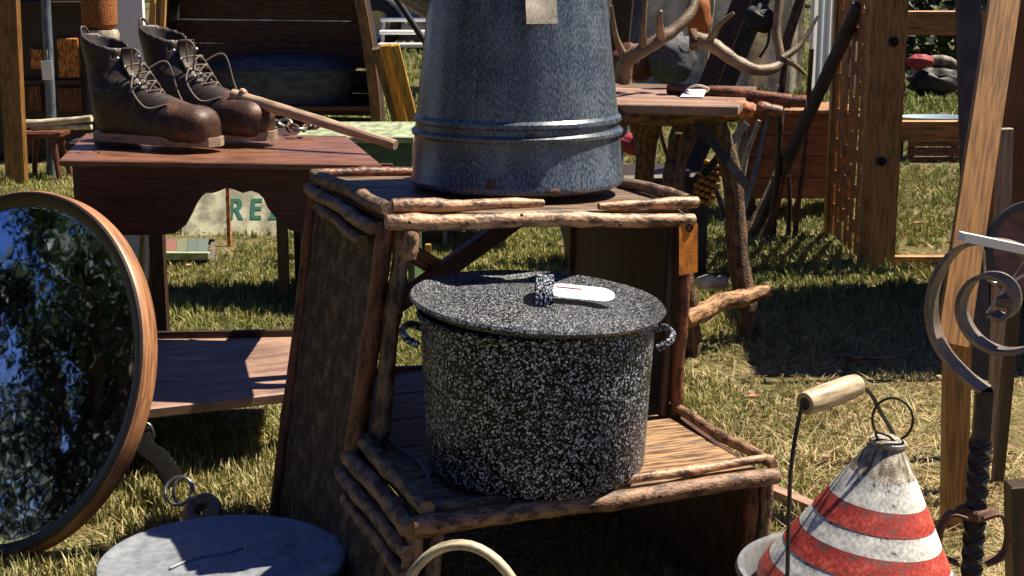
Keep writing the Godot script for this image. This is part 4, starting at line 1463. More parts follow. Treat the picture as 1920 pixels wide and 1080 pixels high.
# ---------------------------------------------------------------- folding screen with lattice
func build_screen() -> void:
	var z := 4.97
	var x0 := 1.215
	var t := thing("folding_screen", "brown wooden folding screen with open frame and lattice wing", "screen", Vector3(x0 + 0.2, 0, -z))
	var st := new_st()
	var H := 1.6
	for e in [[x0 + 0.045, 0.09], [x0 + 0.405, 0.08]]:
		st = new_st()
		box(st, Vector3(e[0], H / 2, -z), Vector3(e[1], H, 0.035))
		obj("stile", st, M.gate_wood, t)
	for e in [[479, 511], [226, 264], [20, 66]]:
		var ya := P(1700, e[0], z).y
		var yb := maxf(P(1700, e[1], z).y, 0.004)
		st = new_st()
		box(st, Vector3(x0 + 0.2275, (ya + yb) / 2, -z - 0.001), Vector3(0.273, ya - yb, 0.026))
		obj("rail", st, M.gate_wood, t)
	st = new_st()
	box(st, Vector3(x0 + 0.2275, H - 0.04, -z - 0.001), Vector3(0.273, 0.08, 0.026))
	obj("rail", st, M.gate_wood, t)
	for e in [[1673, 78], [1650, 301]]:
		st = new_st()
		lathe(st, [Vector2(0.017, 0.0), Vector2(0.017, 0.006), Vector2(0.012, 0.011), Vector2(0.007, 0.008), Vector2(0.006, 0.014), Vector2(0.0, 0.015)], 18, Transform3D(Basis(Vector3.RIGHT, PI / 2), P(e[0], e[1], z) * Vector3(1, 1, 0) + Vector3(0, 0, -z + 0.017)))
		obj("knob", st, M.dark_iron, t)
	# lattice wing going back from the left stile
	var a := Vector3(x0 - 0.006, 0, -z - 0.02)
	var dirv := Vector3(0.02, 0, -1).normalized()
	var L := 0.66
	for e in [0.0, L]:
		st = new_st()
		box(st, a + dirv * (e + (0.02 if e == 0.0 else -0.02)) + Vector3(0, H / 2, 0), Vector3(0.03, H, 0.04))
		obj("wing_stile", st, M.gate_wood, t)
	var nv := 7
	var pitch := (L - 0.12) / (nv - 1)
	for k in nv:
		st = new_st()
		var sx := 0.06 + pitch * k
		box(st, a + dirv * sx + Vector3(rng.randf_range(-0.003, 0.003), H / 2, 0), Vector3(0.005, H - 0.04, 0.05), Basis(Vector3.BACK, rng.randf_range(-0.002, 0.002)), 0.002, Vector3.UP)
		obj("slat", st, M.lattice, t)
		if k < nv - 1:
			for q in 13:
				st = new_st()
				var y := 0.06 + q * 0.12 + (0.06 if k % 2 else 0.0) + rng.randf_range(-0.008, 0.008)
				if y > H - 0.03:
					continue
				box(st, a + dirv * (sx + pitch * 0.5) + Vector3(0.002, y, 0), Vector3(0.004, 0.048, pitch - 0.046), Basis.IDENTITY, 0.001)
				obj("cross_slat", st, M.lattice, t)
	# dark painted plank in front of the screen
	st = new_st()
	var p0 := P(1814, -40, 3.7)
	var p1 := P(1826, 420, 3.62)
	var d := (p1 - p0) / (p0.y - p1.y)
	var foot := p1 + d * p1.y
	bar(st, foot, p0, 0.056, 0.025)
	single("grey_plank", "dark purple grey plank standing upright before the folding screen", "plank", st, M.grey_paint)
	# tall brown cabinet at the right border; its shadow lies on the grass before the screen
	var cb := thing("brown_cabinet", "tall brown wooden cabinet standing at the right edge of the pitch", "cabinet", Vector3(2.05, 0, -4.35))
	st = new_st()
	box(st, Vector3(2.06, 0.83, -4.35), Vector3(1.02, 1.62, 0.9), Basis.IDENTITY, 0.006)
	obj("body", st, M.brown_box, cb)
	st = new_st()
	box(st, Vector3(2.06, 1.655, -4.35), Vector3(1.08, 0.03, 0.96), Basis.IDENTITY, 0.006)
	obj("top", st, M.brown_box, cb)
	for sx in [1.81, 2.31]:
		st = new_st()
		box(st, Vector3(sx, 0.84, -3.892), Vector3(0.46, 1.45, 0.02), Basis.IDENTITY, 0.006, Vector3.UP)
		var dd := obj("door", st, M.brown_box, cb)
		st = new_st()
		box(st, Vector3(2.06 + (sx - 2.06) * 0.2, 0.8, -3.872), Vector3(0.02, 0.05, 0.02))
		obj("handle", st, M.dark_iron, dd)

# ---------------------------------------------------------------- side table with scalloped apron
func build_side_table() -> void:
	var h := 0.633
	var fl := G(110, 299, h)
	var fr := G(716, 308, h)
	var br := G(650, 254, h)
	var bl := G(160, 250, h)
	var t := thing("side_table", "old dark red side table with scalloped apron and lower shelf", "table", Vector3((fl.x + fr.x) / 2, 0, (fl.z + bl.z) / 2))
	var st := new_st()
	for k in 3:
		st = new_st()
		var f0 := k / 3.0
		var f1 := (k + 1) / 3.0 - 0.004
		board(st, fl.lerp(bl, f0), fl.lerp(bl, f1), fr.lerp(br, f1), fr.lerp(br, f0), 0.014, 0.003, fr - fl)
		obj("plank", st, M.table_top, t)
	var z := -fl.z + 0.035
	var ol := PackedVector2Array()
	for q in [[150, 302], [735, 302], [735, 425], [700, 440], [560, 437], [540, 430], [520, 412], [502, 390], [494, 372], [484, 362], [470, 358], [455, 362], [440, 356], [425, 352], [412, 358], [398, 362], [386, 362], [376, 370], [366, 384], [358, 402], [346, 424], [328, 437], [300, 441], [150, 441]]:
		var p := P(q[0], q[1], z)
		ol.append(Vector2(p.x, minf(p.y, h - 0.0145)))
	st = new_st()
	prism(st, ol, Vector3(0, 0, -z), Vector3.RIGHT, Vector3.UP, 0.018)
	obj("apron", st, M.mahogany, t)
	var lx := P(168, 400, z).x
	var rx := P(584, 400, z).x
	for e in [[lx, z + 0.035], [rx, z + 0.035], [lx + 0.02, z + 0.47], [rx - 0.03, z + 0.47]]:
		st = new_st()
		bar(st, Vector3(e[0], 0, -e[1]), Vector3(e[0], h - 0.015, -e[1]), 0.032, 0.032)
		obj("leg", st, M.dark_wood, t)
	for e in [lx, rx]:
		st = new_st()
		box(st, Vector3(e, h - 0.075, -z - 0.25), Vector3(0.016, 0.12, 0.4))
		obj("side_apron", st, M.mahogany, t)
	var sh := 0.17
	var a := G(140, 781, sh)
	var b := G(190, 637, sh)
	var c := G(561, 631, sh)
	var d := G(545, 735, sh)
	st = new_st()
	board(st, a, b, c, d, 0.022, 0.003, d - a)
	obj("shelf", st, M.shelf_wood, t)
	st = new_st()
	bar(st, b + Vector3(0, 0.006, -0.008), c + Vector3(0, 0.006, -0.008), 0.018, 0.014, Vector3.UP)
	obj("shelf_rail", st, M.dark_wood, t)

# ---------------------------------------------------------------- boots, stick, chain on the table
func build_boots() -> void:
	var h := 0.634
	var field := func(p: Vector3) -> float:
		var q := Vector3(p.x, p.y, p.z * (1.0 + clampf(p.y - 0.06, 0.0, 0.1) * 1.2))
		var d := cap_d(q, Vector3(0.042, 0.05, 0), Vector3(0.05, 0.085, 0), 0.035, 0.038)
		d = smin(d, cap_d(q, Vector3(0.06, 0.045, 0), Vector3(0.2, 0.04, 0.004), 0.034, 0.043), 0.03)
		var tq := Vector3(p.x - 0.24, p.y - 0.047, (p.z - 0.004) * 0.92)
		var te := pow(pow(absf(tq.x) / 0.056, 3.0) + pow(absf(tq.y) / 0.043, 2.6) + pow(absf(tq.z) / 0.043, 2.6), 0.36)
		d = smin(d, (te - 1.0) * 0.042, 0.012)
		d = smin(d, cap_d(q, Vector3(0.06, 0.112, 0), Vector3(0.19, 0.062, 0), 0.046, 0.035), 0.03)
		d = smin(d, cap_d(q, Vector3(0.045, 0.09, 0), Vector3(0.022, 0.215, 0), 0.044, 0.051), 0.04)
		d = maxf(d, -cap_d(q, Vector3(0.045, 0.12, 0), Vector3(0.016, 0.27, 0), 0.034, 0.047))
		d = maxf(d, -cap_d(q, Vector3(0.082, 0.235, 0), Vector3(0.138, 0.108, 0), 0.024, 0.011))
		d = maxf(d, p.y - (0.222 - (p.x - 0.0) * 0.32))
		d += 0.0019 * sin((p.x - p.y * 0.9) * 290.0) * exp(-((p.x - 0.135) * (p.x - 0.135) + (p.y - 0.085) * (p.y - 0.085)) / 0.0016)
		d += 0.0012 * sin((p.y + p.x * 0.4) * 260.0) * exp(-(p.x - 0.05) * (p.x - 0.05) / 0.003 - (p.y - 0.12) * (p.y - 0.12) / 0.0012)
		d += 0.0009 * sin(p.x * 95.0 + p.z * 40.0) * sin(p.y * 80.0 + p.x * 30.0)
		d = maxf(d, 0.018 - p.y)
		return d
	var pairs := [[G(192, 271, h), G(402, 285, h), "worn dark brown leather work boot nearest the mirror"], [G(300, 258, h), G(502, 274, h), "worn dark brown leather work boot behind its mate, nearer the stick"]]
	for k in 2:
		var a: Vector3 = pairs[k][0]
		var b: Vector3 = pairs[k][1]
		var dx := (b - a) * Vector3(1, 0, 1)
		var s := dx.length() / 0.29
		var x := dx.normalized()
		var bs := Basis(x, Vector3.UP, x.cross(Vector3.UP)).scaled_local(Vector3(s, s, s * (1.0 if k == 0 else -1.0)))
		if k == 1:
			bs = Basis(x, Vector3.UP, x.cross(Vector3.UP)).scaled_local(Vector3(s, s, s))
		var xf := Transform3D(bs, a + Vector3(0, 0.0015, 0))
		var t := thing("work_boot", pairs[k][2], "boot", a, "pair of old work boots on the side table")
		var up := new_st()
		var toe := new_st()
		nets(field, Vector3(-0.06, -0.01, -0.075), Vector3(0.32, 0.24, 0.075), 0.0055, xf, [up, toe], func(p: Vector3) -> int: return 1 if p.x > 0.212 + absf(p.z) * 0.3 - (p.y - 0.05) * 0.5 else 0)
		obj("upper", up, M.leather, t)
		obj("toe_cap", toe, M.toe_leather, t)
		# sole and heel
		var st := new_st()
		var ol := PackedVector2Array()
		for q in [[-0.002, 0.0], [0.002, 0.028], [0.03, 0.038], [0.09, 0.036], [0.15, 0.044], [0.21, 0.05], [0.26, 0.046], [0.292, 0.03], [0.302, 0.005], [0.294, -0.022], [0.262, -0.04], [0.21, -0.047], [0.15, -0.042], [0.09, -0.036], [0.03, -0.038], [0.002, -0.028]]:
			ol.append(Vector2(q[0] * s, q[1] * s))
		prism(st, ol, xf * Vector3(0, 0.028, 0), x, -x.cross(Vector3.UP), 0.018 * s)
		obj("sole", st, M.sole, t)
		st = new_st()
		var hl := PackedVector2Array()
		for q in [[0.0, 0.0], [0.004, 0.028], [0.03, 0.037], [0.075, 0.036], [0.075, -0.036], [0.03, -0.037], [0.004, -0.028]]:
			hl.append(Vector2(q[0] * s, q[1] * s))
		prism(st, hl, xf * Vector3(0, 0.0098, 0), x, -x.cross(Vector3.UP), 0.0105 * s)
		obj("heel", st, M.dark_wood, t)
		# tongue
		st = new_st()
		var tp := smooth_path([Vector3(0.165, 0.082, 0), Vector3(0.125, 0.112, 0), Vector3(0.095, 0.15, 0), Vector3(0.082, 0.18, 0), Vector3(0.086, 0.2, 0)], 5)
		for i in tp.size():
			tp[i] = xf * tp[i]
		tube(st, tp, smooth_radii(tp.size(), 0.024 * s), 8, true, 0.16, x.cross(Vector3.UP))
		obj("tongue", st, M.leather, t)
		# eyelets and laces
		for e in 6:
			var f := e / 5.0
			var yy := lerpf(0.095, 0.18, f)
			var xx := lerpf(0.158, 0.082, f)
			for sd in [-1.0, 1.0]:
				st = new_st()
				var pz: float = sd * lerpf(0.017, 0.032, f)
				lump(st, xf * Vector3(xx, yy, pz), Vector3(0.0042, 0.0042, 0.0042) * s, e, 6)
				obj("eyelet", st, M.steel, t)
			if e < 4:
				st = new_st()
				var f2 := (e + 1) / 5.0
				for sd in [-1.0, 1.0]:
					wire(st, [xf * Vector3(xx + 0.004, yy + 0.003, sd * lerpf(0.017, 0.032, f)), xf * Vector3(lerpf(0.158, 0.082, f + 0.1) + 0.014, lerpf(0.095, 0.18, f + 0.1) + 0.014, 0), xf * Vector3(lerpf(0.158, 0.082, f2) + 0.004, lerpf(0.095, 0.18, f2) + 0.003, -sd * lerpf(0.017, 0.032, f2))], 0.0019 * s, 5, 5)
				obj("lace", st, M.lace, t)
		st = new_st()
		wire(st, [xf * Vector3(0.112, 0.158, 0.026), xf * Vector3(0.135, 0.2, 0.05), xf * Vector3(0.165, 0.19, 0.06), xf * Vector3(0.15, 0.15, 0.05), xf * Vector3(0.135, 0.15, 0.03)], 0.0019 * s, 7, 5)
		obj("loose_lace", st, M.lace, t)
		st = new_st()
		wire(st, [xf * Vector3(0.112, 0.158, -0.026), xf * Vector3(0.14, 0.17, -0.05), xf * Vector3(0.16, 0.11, -0.055), xf * Vector3(0.19, 0.075, -0.045), xf * Vector3(0.21, 0.09, -0.02)], 0.0019 * s, 7, 5)
		obj("loose_lace", st, M.lace, t)
		st = new_st()
		wire(st, [xf * Vector3(0.118, 0.15, 0.028), xf * Vector3(0.13, 0.12, 0.05), xf * Vector3(0.16, 0.085, 0.046), xf * Vector3(0.2, 0.092, 0.03)], 0.0019 * s, 7, 5)
		obj("loose_lace", st, M.lace, t)
		# pull loop at the back and pale lining edge
		st = new_st()
		wire(st, [xf * Vector3(-0.028, 0.224, 0.012), xf * Vector3(-0.034, 0.238, 0.006), xf * Vector3(-0.034, 0.238, -0.006), xf * Vector3(-0.028, 0.224, -0.012)], 0.003 * s, 5, 5)
		obj("pull_loop", st, M.leather, t)
	# pale stick sloping from the boot over the table's corner
	var st2 := new_st()
	limb(st2, [P(436, 178, 3.18), P(520, 203, 3.14), P(640, 240, 3.06), P(742, 272, 3.0)], 0.0135, 0.0105, 6, 10, 0.06)
	var stick := single("pale_stick", "long pale wooden stick sloping from the boots over the table corner", "stick", st2, M.stick)
	st2 = new_st()
	lump(st2, P(456, 176, 3.17), Vector3(0.011, 0.012, 0.011), 3, 8)
	obj("knot", st2, M.stick, stick)
	# small rusty chain by the toe
	var ch := thing("rusty_chain", "small rusty chain heaped behind the boot toes on the table", "chain", G(540, 254, h))
	for k in 11:
		st2 = new_st()
		var c := G(508 + k * 9, 253 - sin(k * 0.8) * 6, h) + Vector3(0, 0.012 + 0.012 * absf(sin(k * 1.7)), 0)
		var u := Vector3(0.015, 0, 0).rotated(Vector3.UP, k * 1.1)
		var w := Vector3(0, 0.009, 0.004).rotated(Vector3.RIGHT, k * 0.7)
		wire(st2, [c + u, c + w, c - u, c - w], 0.0038, 4, 6, true)
		obj("link", st2, M.rust if k % 3 else M.steel, ch)

# ---------------------------------------------------------------- round mirror
func build_mirror() -> void:
	var c := Vector3(-0.905, 0.3, -2.55)
	var n := Vector3(-0.5, 0, 0.866).normalized()
	n = (n * cos(0.36) + Vector3.UP * sin(0.36)).normalized()
	var x := Vector3.UP.cross(n).normalized()
	var y := n.cross(x)
	var xf := Transform3D(Basis(x, n, x.cross(n)), c)   # local y = the mirror's normal
	var t := thing("round_mirror", "large round mirror in a brown wooden frame leaning on the grass", "mirror", Vector3(c.x, 0, c.z))
	var st := new_st()
	lathe(st, [Vector2(0.3, -0.03), Vector2(0.327, -0.028), Vector2(0.331, -0.022), Vector2(0.331, 0.004), Vector2(0.3285, 0.0095)], 96, xf, 2.0)
	obj("rim", st, mat(lin(0.46, 0.21, 0.1), 0.45, T.grain, Vector3(0.9, 14, 1), T.grain_n, 0.2), t)
	st = new_st()
	lathe(st, [Vector2(0.3285, 0.0095), Vector2(0.325, 0.013), Vector2(0.314, 0.011), Vector2(0.304, 0.003), Vector2(0.304, -0.012)], 96, xf, 2.0)
	obj("frame", st, mat(lin(0.018, 0.007, 0.005), 0.45, T.grain, Vector3(0.9, 14, 1), T.grain_n, 0.2), t)
	st = new_st()
	lathe(st, [Vector2(0.0, -0.012), Vector2(0.0, -0.012), Vector2(0.328, -0.0121)], 64, Transform3D(xf.basis * Basis(Vector3.RIGHT, PI), c + n * -0.03), 2.0)
	obj("back", st, M.dark_wood, t)
	st = new_st()
	lathe(st, [Vector2(0.308, -0.004), Vector2(0.308, 0.0), Vector2(0.298, 0.0015), Vector2(0.0, 0.0016)], 96, xf, 2.0)
	obj("mirror_glass", st, M.mirror, t)
	st = new_st()
	var tp := c - n * 0.04 + y * 0.12
	bar(st, Vector3(tp.x + 0.1, 0, tp.z - 0.22), tp, 0.035, 0.018)
	obj("prop", st, M.dark_wood, t)

# ---------------------------------------------------------------- the rustic two-step stand
const YAW := 0.3756
func S(u: float, y: float, v: float) -> Vector3:
	return Vector3(-0.432 + u * cos(YAW) + v * sin(YAW), y, -2.57 - u * sin(YAW) + v * cos(YAW))
func SL(y: float, v: float, du := 0.0) -> Vector3:
	return S(0.153 * y + du, y, v)
func SR(y: float, v: float, du := 0.0) -> Vector3:
	return S(0.589 + 0.026 * y + du, y, v)

func build_stand() -> void:
	var t := thing("twig_stand", "rustic two-step shelf stand trimmed with barked twigs", "shelf stand", S(0.3, 0, 0.35))
	var st := new_st()
	var prof := PackedVector2Array([Vector2(-0.01, 0.004), Vector2(-0.015, 0.622), Vector2(0.425, 0.622), Vector2(0.412, 0.268), Vector2(0.712, 0.252), Vector2(0.712, 0.004)])
	for side in 2:
		st = new_st()
		var o := SL(0, 0) if side == 0 else SR(0, 0, -0.004)
		var ax := (SL(0, 1) - SL(0, 0)) if side == 0 else (SR(0, 1) - SR(0, 0))
		var ay := (SL(1, 0) - SL(0, 0)) if side == 0 else (SR(1, 0) - SR(0, 0))
		prism(st, prof, o, ax, ay, 0.01, ay)
		obj("side_panel", st, M.bark_sheet if side == 0 else mat(lin(0.1, 0.035, 0.018), 0.55, T.grain, Vector3(7, 1, 1), T.grain_n, 0.25), t)
	# upper shelf: three planks
	for k in 3:
		st = new_st()
		var v0 := -0.012 + k * 0.148
		var v1 := v0 + 0.144
		board(st, SL(0.641, v1, 0.0), SL(0.641, v0, 0.0), SR(0.622, v0), SR(0.622, v1), 0.014, 0.002)
		obj("plank", st, M.grey_plank, t)
	for k in 5:
		st = new_st()
		var v0 := -0.012 + k * 0.145
		var v1 := v0 + 0.141
		board(st, SL(0.268, v1, 0.012), SL(0.268, v0, 0.012), SR(0.268, v0, -0.015), SR(0.268, v1, -0.015), 0.014, 0.002)
		obj("plank", st, M.old_plank, t)
	var tw := func(a: Vector3, b: Vector3, r: float, m: Material, called := "twig", r2 := -1.0, bend := 0.003):
		var s := new_st()
		twig(s, a, b, r * 0.9, r2 * 0.9 if r2 > 0.0 else -1.0, bend * 0.7)
		var o := obj(called, s, m, t)
		if m == M.twig or m == M.twig_pale:                      # the sawn end that shows
			s = new_st()
			var d := (b - a).normalized()
			var re: float = (r2 if r2 > 0.0 else r) * 0.72
			tube(s, [b, b + d * 0.0012], [re, re * 0.97], 12)
			obj("cut_end", s, M.old_plank, o)
		return o
	# posts
	tw.call(SL(0.268, 0.418, -0.004), SL(0.628, 0.428, -0.004), 0.0185, M.twig_red, "post", 0.015)
	tw.call(SL(0.272, 0.44, 0.026), SL(0.622, 0.442, 0.02), 0.016, M.twig_grey, "post", 0.014)
	tw.call(SL(0.575, 0.452, 0.03), SL(0.618, 0.452, 0.026), 0.017, M.twig, "post", 0.016)
	tw.call(SL(0.0, -0.012, -0.004), SL(0.628, -0.018, -0.002), 0.0125, M.twig_red, "post")
	tw.call(SR(0.27, 0.43, -0.004), SR(0.606, 0.432, -0.004), 0.012, M.twig_red, "post")
	tw.call(SR(0.27, 0.425, -0.028), SR(0.606, 0.428, -0.028), 0.009, M.dark_wood, "post")
	tw.call(SR(0.0, -0.012), SR(0.61, -0.02), 0.012, M.twig_red, "post")
	tw.call(SR(0.0, 0.722, 0.0), SR(0.25, 0.722, -0.002), 0.011, M.twig, "post")
	tw.call(SR(0.0, 0.712, -0.026), SR(0.25, 0.716, -0.024), 0.012, M.twig_red, "post")
	tw.call(SL(0.0, 0.73, -0.004), SL(0.245, 0.728, -0.002), 0.015, M.twig, "post")
	tw.call(SL(0.0, 0.73, 0.03), SL(0.245, 0.728, 0.03), 0.012, M.twig_grey, "post")
	# upper shelf trim
	tw.call(SL(0.633, 0.45, -0.012), SR(0.605, 0.452, -0.002), 0.0145, M.twig_pale, "twig", 0.0125)
	tw.call(SL(0.654, 0.432, 0.0), SL(0.645, 0.438, 0.245), 0.0135, M.twig_pale, "twig", 0.0075, 0.002)
	tw.call(SR(0.634, 0.436, -0.165), SR(0.631, 0.436, 0.012), 0.007, M.twig_pale, "twig", 0.012, 0.002)
	tw.call(SL(0.645, -0.02, -0.006), SL(0.65, 0.44, -0.008), 0.0135, M.twig_grey)
	tw.call(SL(0.622, -0.01, -0.016), SL(0.618, 0.41, -0.02), 0.0125, M.twig)
	tw.call(SL(0.6, 0.06, -0.014), SL(0.59, 0.36, -0.018), 0.011, M.twig_grey)
	tw.call(SR(0.63, 0.0, 0.0), SR(0.635, 0.43, 0.0), 0.011, M.twig_grey)
	tw.call(SL(0.645, -0.022, 0), SR(0.627, -0.022, 0), 0.012, M.twig_red)
	# lower shelf trim
	tw.call(SL(0.262, 0.738, -0.012), SR(0.262, 0.738, 0.004), 0.0165, M.twig, "twig", 0.0145)
	tw.call(SL(0.276, 0.716, 0.02), SL(0.278, 0.712, 0.2), 0.008, M.twig_grey, "twig", 0.006)
	tw.call(SR(0.279, 0.716, -0.3), SR(0.282, 0.714, 0.008), 0.0085, M.twig_pale, "twig", 0.0075)
	tw.call(SL(0.29, 0.415, 0.004), SL(0.284, 0.735, 0.006), 0.0145, M.twig_grey)
	tw.call(SL(0.262, 0.41, -0.012), SL(0.258, 0.74, -0.012), 0.0155, M.twig)
	tw.call(SL(0.232, 0.4, -0.016), SL(0.226, 0.74, -0.014), 0.0145, M.twig_grey)
	tw.call(SL(0.2, 0.43, -0.014), SL(0.19, 0.735, -0.012), 0.012, M.twig)
	tw.call(SR(0.281, 0.4, -0.004), SR(0.279, 0.735, -0.002), 0.0095, M.twig)
	tw.call(SL(0.265, -0.016, 0), SR(0.265, -0.016, 0), 0.011, M.twig_red)
	for q in [SL(0.633, 0.465, 0.02), SL(0.633, 0.465, 0.2), SR(0.608, 0.466, -0.14), SR(0.606, 0.466, -0.03), SL(0.262, 0.754, 0.02), SL(0.262, 0.754, 0.25), SR(0.262, 0.753, -0.2), SR(0.262, 0.753, -0.03)]:
		var sn := new_st()
		lump(sn, q, Vector3(0.0028, 0.0028, 0.0018), 3, 7)
		obj("nail_head", sn, M.dark_iron, t)
	# crossed braces at the back
	var s1 := new_st()
	bar(s1, S(0.06, 0.285, -0.02), S(0.585, 0.6, -0.03), 0.034, 0.018, Vector3.UP)
	obj("brace", s1, M.mahogany, t)
	s1 = new_st()
	bar(s1, S(0.1, 0.6, -0.05), S(0.585, 0.29, -0.045), 0.034, 0.018, Vector3.UP)
	obj("brace", s1, M.mahogany, t)
	# grey cord on the lower shelf
	s1 = new_st()
	wire(s1, [G(722, 818, 0.272), G(748, 842, 0.273), G(778, 858, 0.272), G(800, 888, 0.273), G(808, 910, 0.272)], 0.0028, 6, 6)
	single("grey_twine", "thin grey twine lying on the lower shelf left of the speckled pot", "twine", s1, M.galv_dull)
	# orange tag hanging on the right post
	s1 = new_st()
	var tg := P(1291, 465, 2.36)
	var tb := (Basis(Vector3.UP, 0.6) * Basis(Vector3.BACK, 0.03)).scaled_local(Vector3(1.2, 1, 1))
	var ol := PackedVector2Array([Vector2(-0.0165, -0.043), Vector2(0.0165, -0.043), Vector2(0.0165, 0.037), Vector2(0.01, 0.045), Vector2(-0.01, 0.045), Vector2(-0.0165, 0.037)])
	prism(s1, ol, tg, tb.x, tb.y, 0.0015, tb.y)
	var to := single("orange_tag", "orange leather tag with a ringed eyelet hanging on the stand's right post", "tag", s1, M.orange_tag)
	s1 = new_st()
	var ec := tg + tb * Vector3(0.001, 0.033, 0.001)
	wire(s1, [ec + tb * Vector3(0.005, 0, 0), ec + tb * Vector3(0, 0.006, 0), ec + tb * Vector3(-0.005, 0, 0), ec + tb * Vector3(0, -0.006, 0)], 0.0018, 4, 6, true)
	obj("eyelet", s1, M.dark_iron, to)
	s1 = new_st()
	wire(s1, [ec, ec + Vector3(-0.008, 0.02, 0.002), ec + Vector3(-0.02, 0.03, -0.01)], 0.0012, 5, 5)
	obj("string", s1, M.lace, to)

# ---------------------------------------------------------------- blue-grey enamel coffee pot
func build_coffee_pot() -> void:
	var c := Vector3(0.009, 0.643, -2.535)
	var t := thing("coffee_pot", "big blue grey enamel coffee pot on the upper twig shelf", "coffee pot", c)
	var xf := Transform3D(Basis.IDENTITY, c)
	var st := new_st()
	lathe(st, [Vector2(0.0, 0.0), Vector2(0.176, 0.0), Vector2(0.182, 0.004), Vector2(0.1835, 0.011), Vector2(0.181, 0.016), Vector2(0.1765, 0.078), Vector2(0.1765, 0.084), Vector2(0.181, 0.088), Vector2(0.181, 0.093), Vector2(0.1745, 0.098), Vector2(0.174, 0.106), Vector2(0.178, 0.11), Vector2(0.1775, 0.116), Vector2(0.172, 0.121), Vector2(0.162, 0.21), Vector2(0.148, 0.33), Vector2(0.138, 0.42), Vector2(0.14, 0.425), Vector2(0.136, 0.43), Vector2(0.13, 0.42)], 80, xf, 1.1)
	obj("body", st, M.enamel, t)
	st = new_st()
	lathe(st, [Vector2(0.137, 0.428), Vector2(0.14, 0.432), Vector2(0.125, 0.445), Vector2(0.06, 0.47), Vector2(0.0, 0.476)], 48, xf, 1.0)
	var lid := obj("lid", st, M.enamel, t)
	st = new_st()
	lathe(st, [Vector2(0.012, 0.474), Vector2(0.01, 0.485), Vector2(0.02, 0.495), Vector2(0.018, 0.508), Vector2(0.0, 0.512)], 24, xf, 0.3)
	obj("knob", st, M.black, lid)
	# spout on the left, strap handle behind on the right
	st = new_st()
	var sd := Vector3(-0.96, 0, -0.28).normalized()
	limb(st, [c + sd * 0.12 + Vector3(0, 0.3, 0), c + sd * 0.19 + Vector3(0, 0.335, 0), c + sd * 0.24 + Vector3(0, 0.4, 0), c + sd * 0.27 + Vector3(0, 0.44, 0)], 0.042, 0.022, 6, 14, 0.0)
	obj("spout", st, M.enamel, t)
	st = new_st()
	var hd := Vector3(0.3, 0, -0.95).normalized()
	strip(st, smooth_path([c + hd * 0.14 + Vector3(0, 0.4, 0), c + hd * 0.2 + Vector3(0, 0.4, 0), c + hd * 0.23 + Vector3(0, 0.3, 0), c + hd * 0.2 + Vector3(0, 0.2, 0), c + hd * 0.163 + Vector3(0, 0.18, 0)], 6), Vector3.UP.cross(hd) * 0.03, 0.004)
	obj("handle", st, M.enamel, t)
	for e in [[0.33, 0.008, 0.014, 0.006], [0.55, 0.007, 0.009, 0.005], [-0.25, 0.02, 0.007, 0.009], [0.12, 0.098, 0.01, 0.004]]:
		st = new_st()
		var rd: float = 0.1822 if e[1] < 0.05 else 0.1744
		var dir := Vector3(sin(e[0]), 0, cos(e[0]))
		lump(st, Vector3.ZERO, Vector3(e[2], e[3], 0.0016), int(e[1] * 1000), 8)
		var sp := obj("rust_spot", st, M.rust, t)
		sp.transform = Transform3D(Basis(Vector3.UP, e[0]), dir * rd + Vector3(0, e[1], 0))
	# welded seam
	st = new_st()
	var sa := Vector3(-0.42, 0, 0.907).normalized()
	var seam := []
	for k in 9:
		var y := lerpf(0.124, 0.415, k / 8.0)
		seam.append(c + sa * (lerpf(0.1722, 0.1385, k / 8.0) + 0.0003) + Vector3(0, y, 0))
	tube(st, seam, smooth_radii(9, 0.0035), 6, true, 0.45, Vector3.UP.cross(sa))
	obj("seam", st, M.enamel, t)
	# paper tag
	st = new_st()
	var tc := c + Vector3(0.036, 0.325, 0.162)
	var tb := Basis(Vector3.UP, 0.42) * Basis(Vector3.RIGHT, -0.12)
	box(st, tc, Vector3(0.054, 0.1, 0.0012), tb, 0.0004)
	var tg := single("pot_tag", "beige paper price tag hanging on the blue grey coffee pot", "tag", st, M.paper)
	st = new_st()
	wire(st, [tc + tb * Vector3(0, 0.042, 0.001), tc + Vector3(0.004, 0.06, -0.005), c + Vector3(0.02, 0.432, 0.137)], 0.001, 5, 5)
	obj("string", st, M.lace, tg)

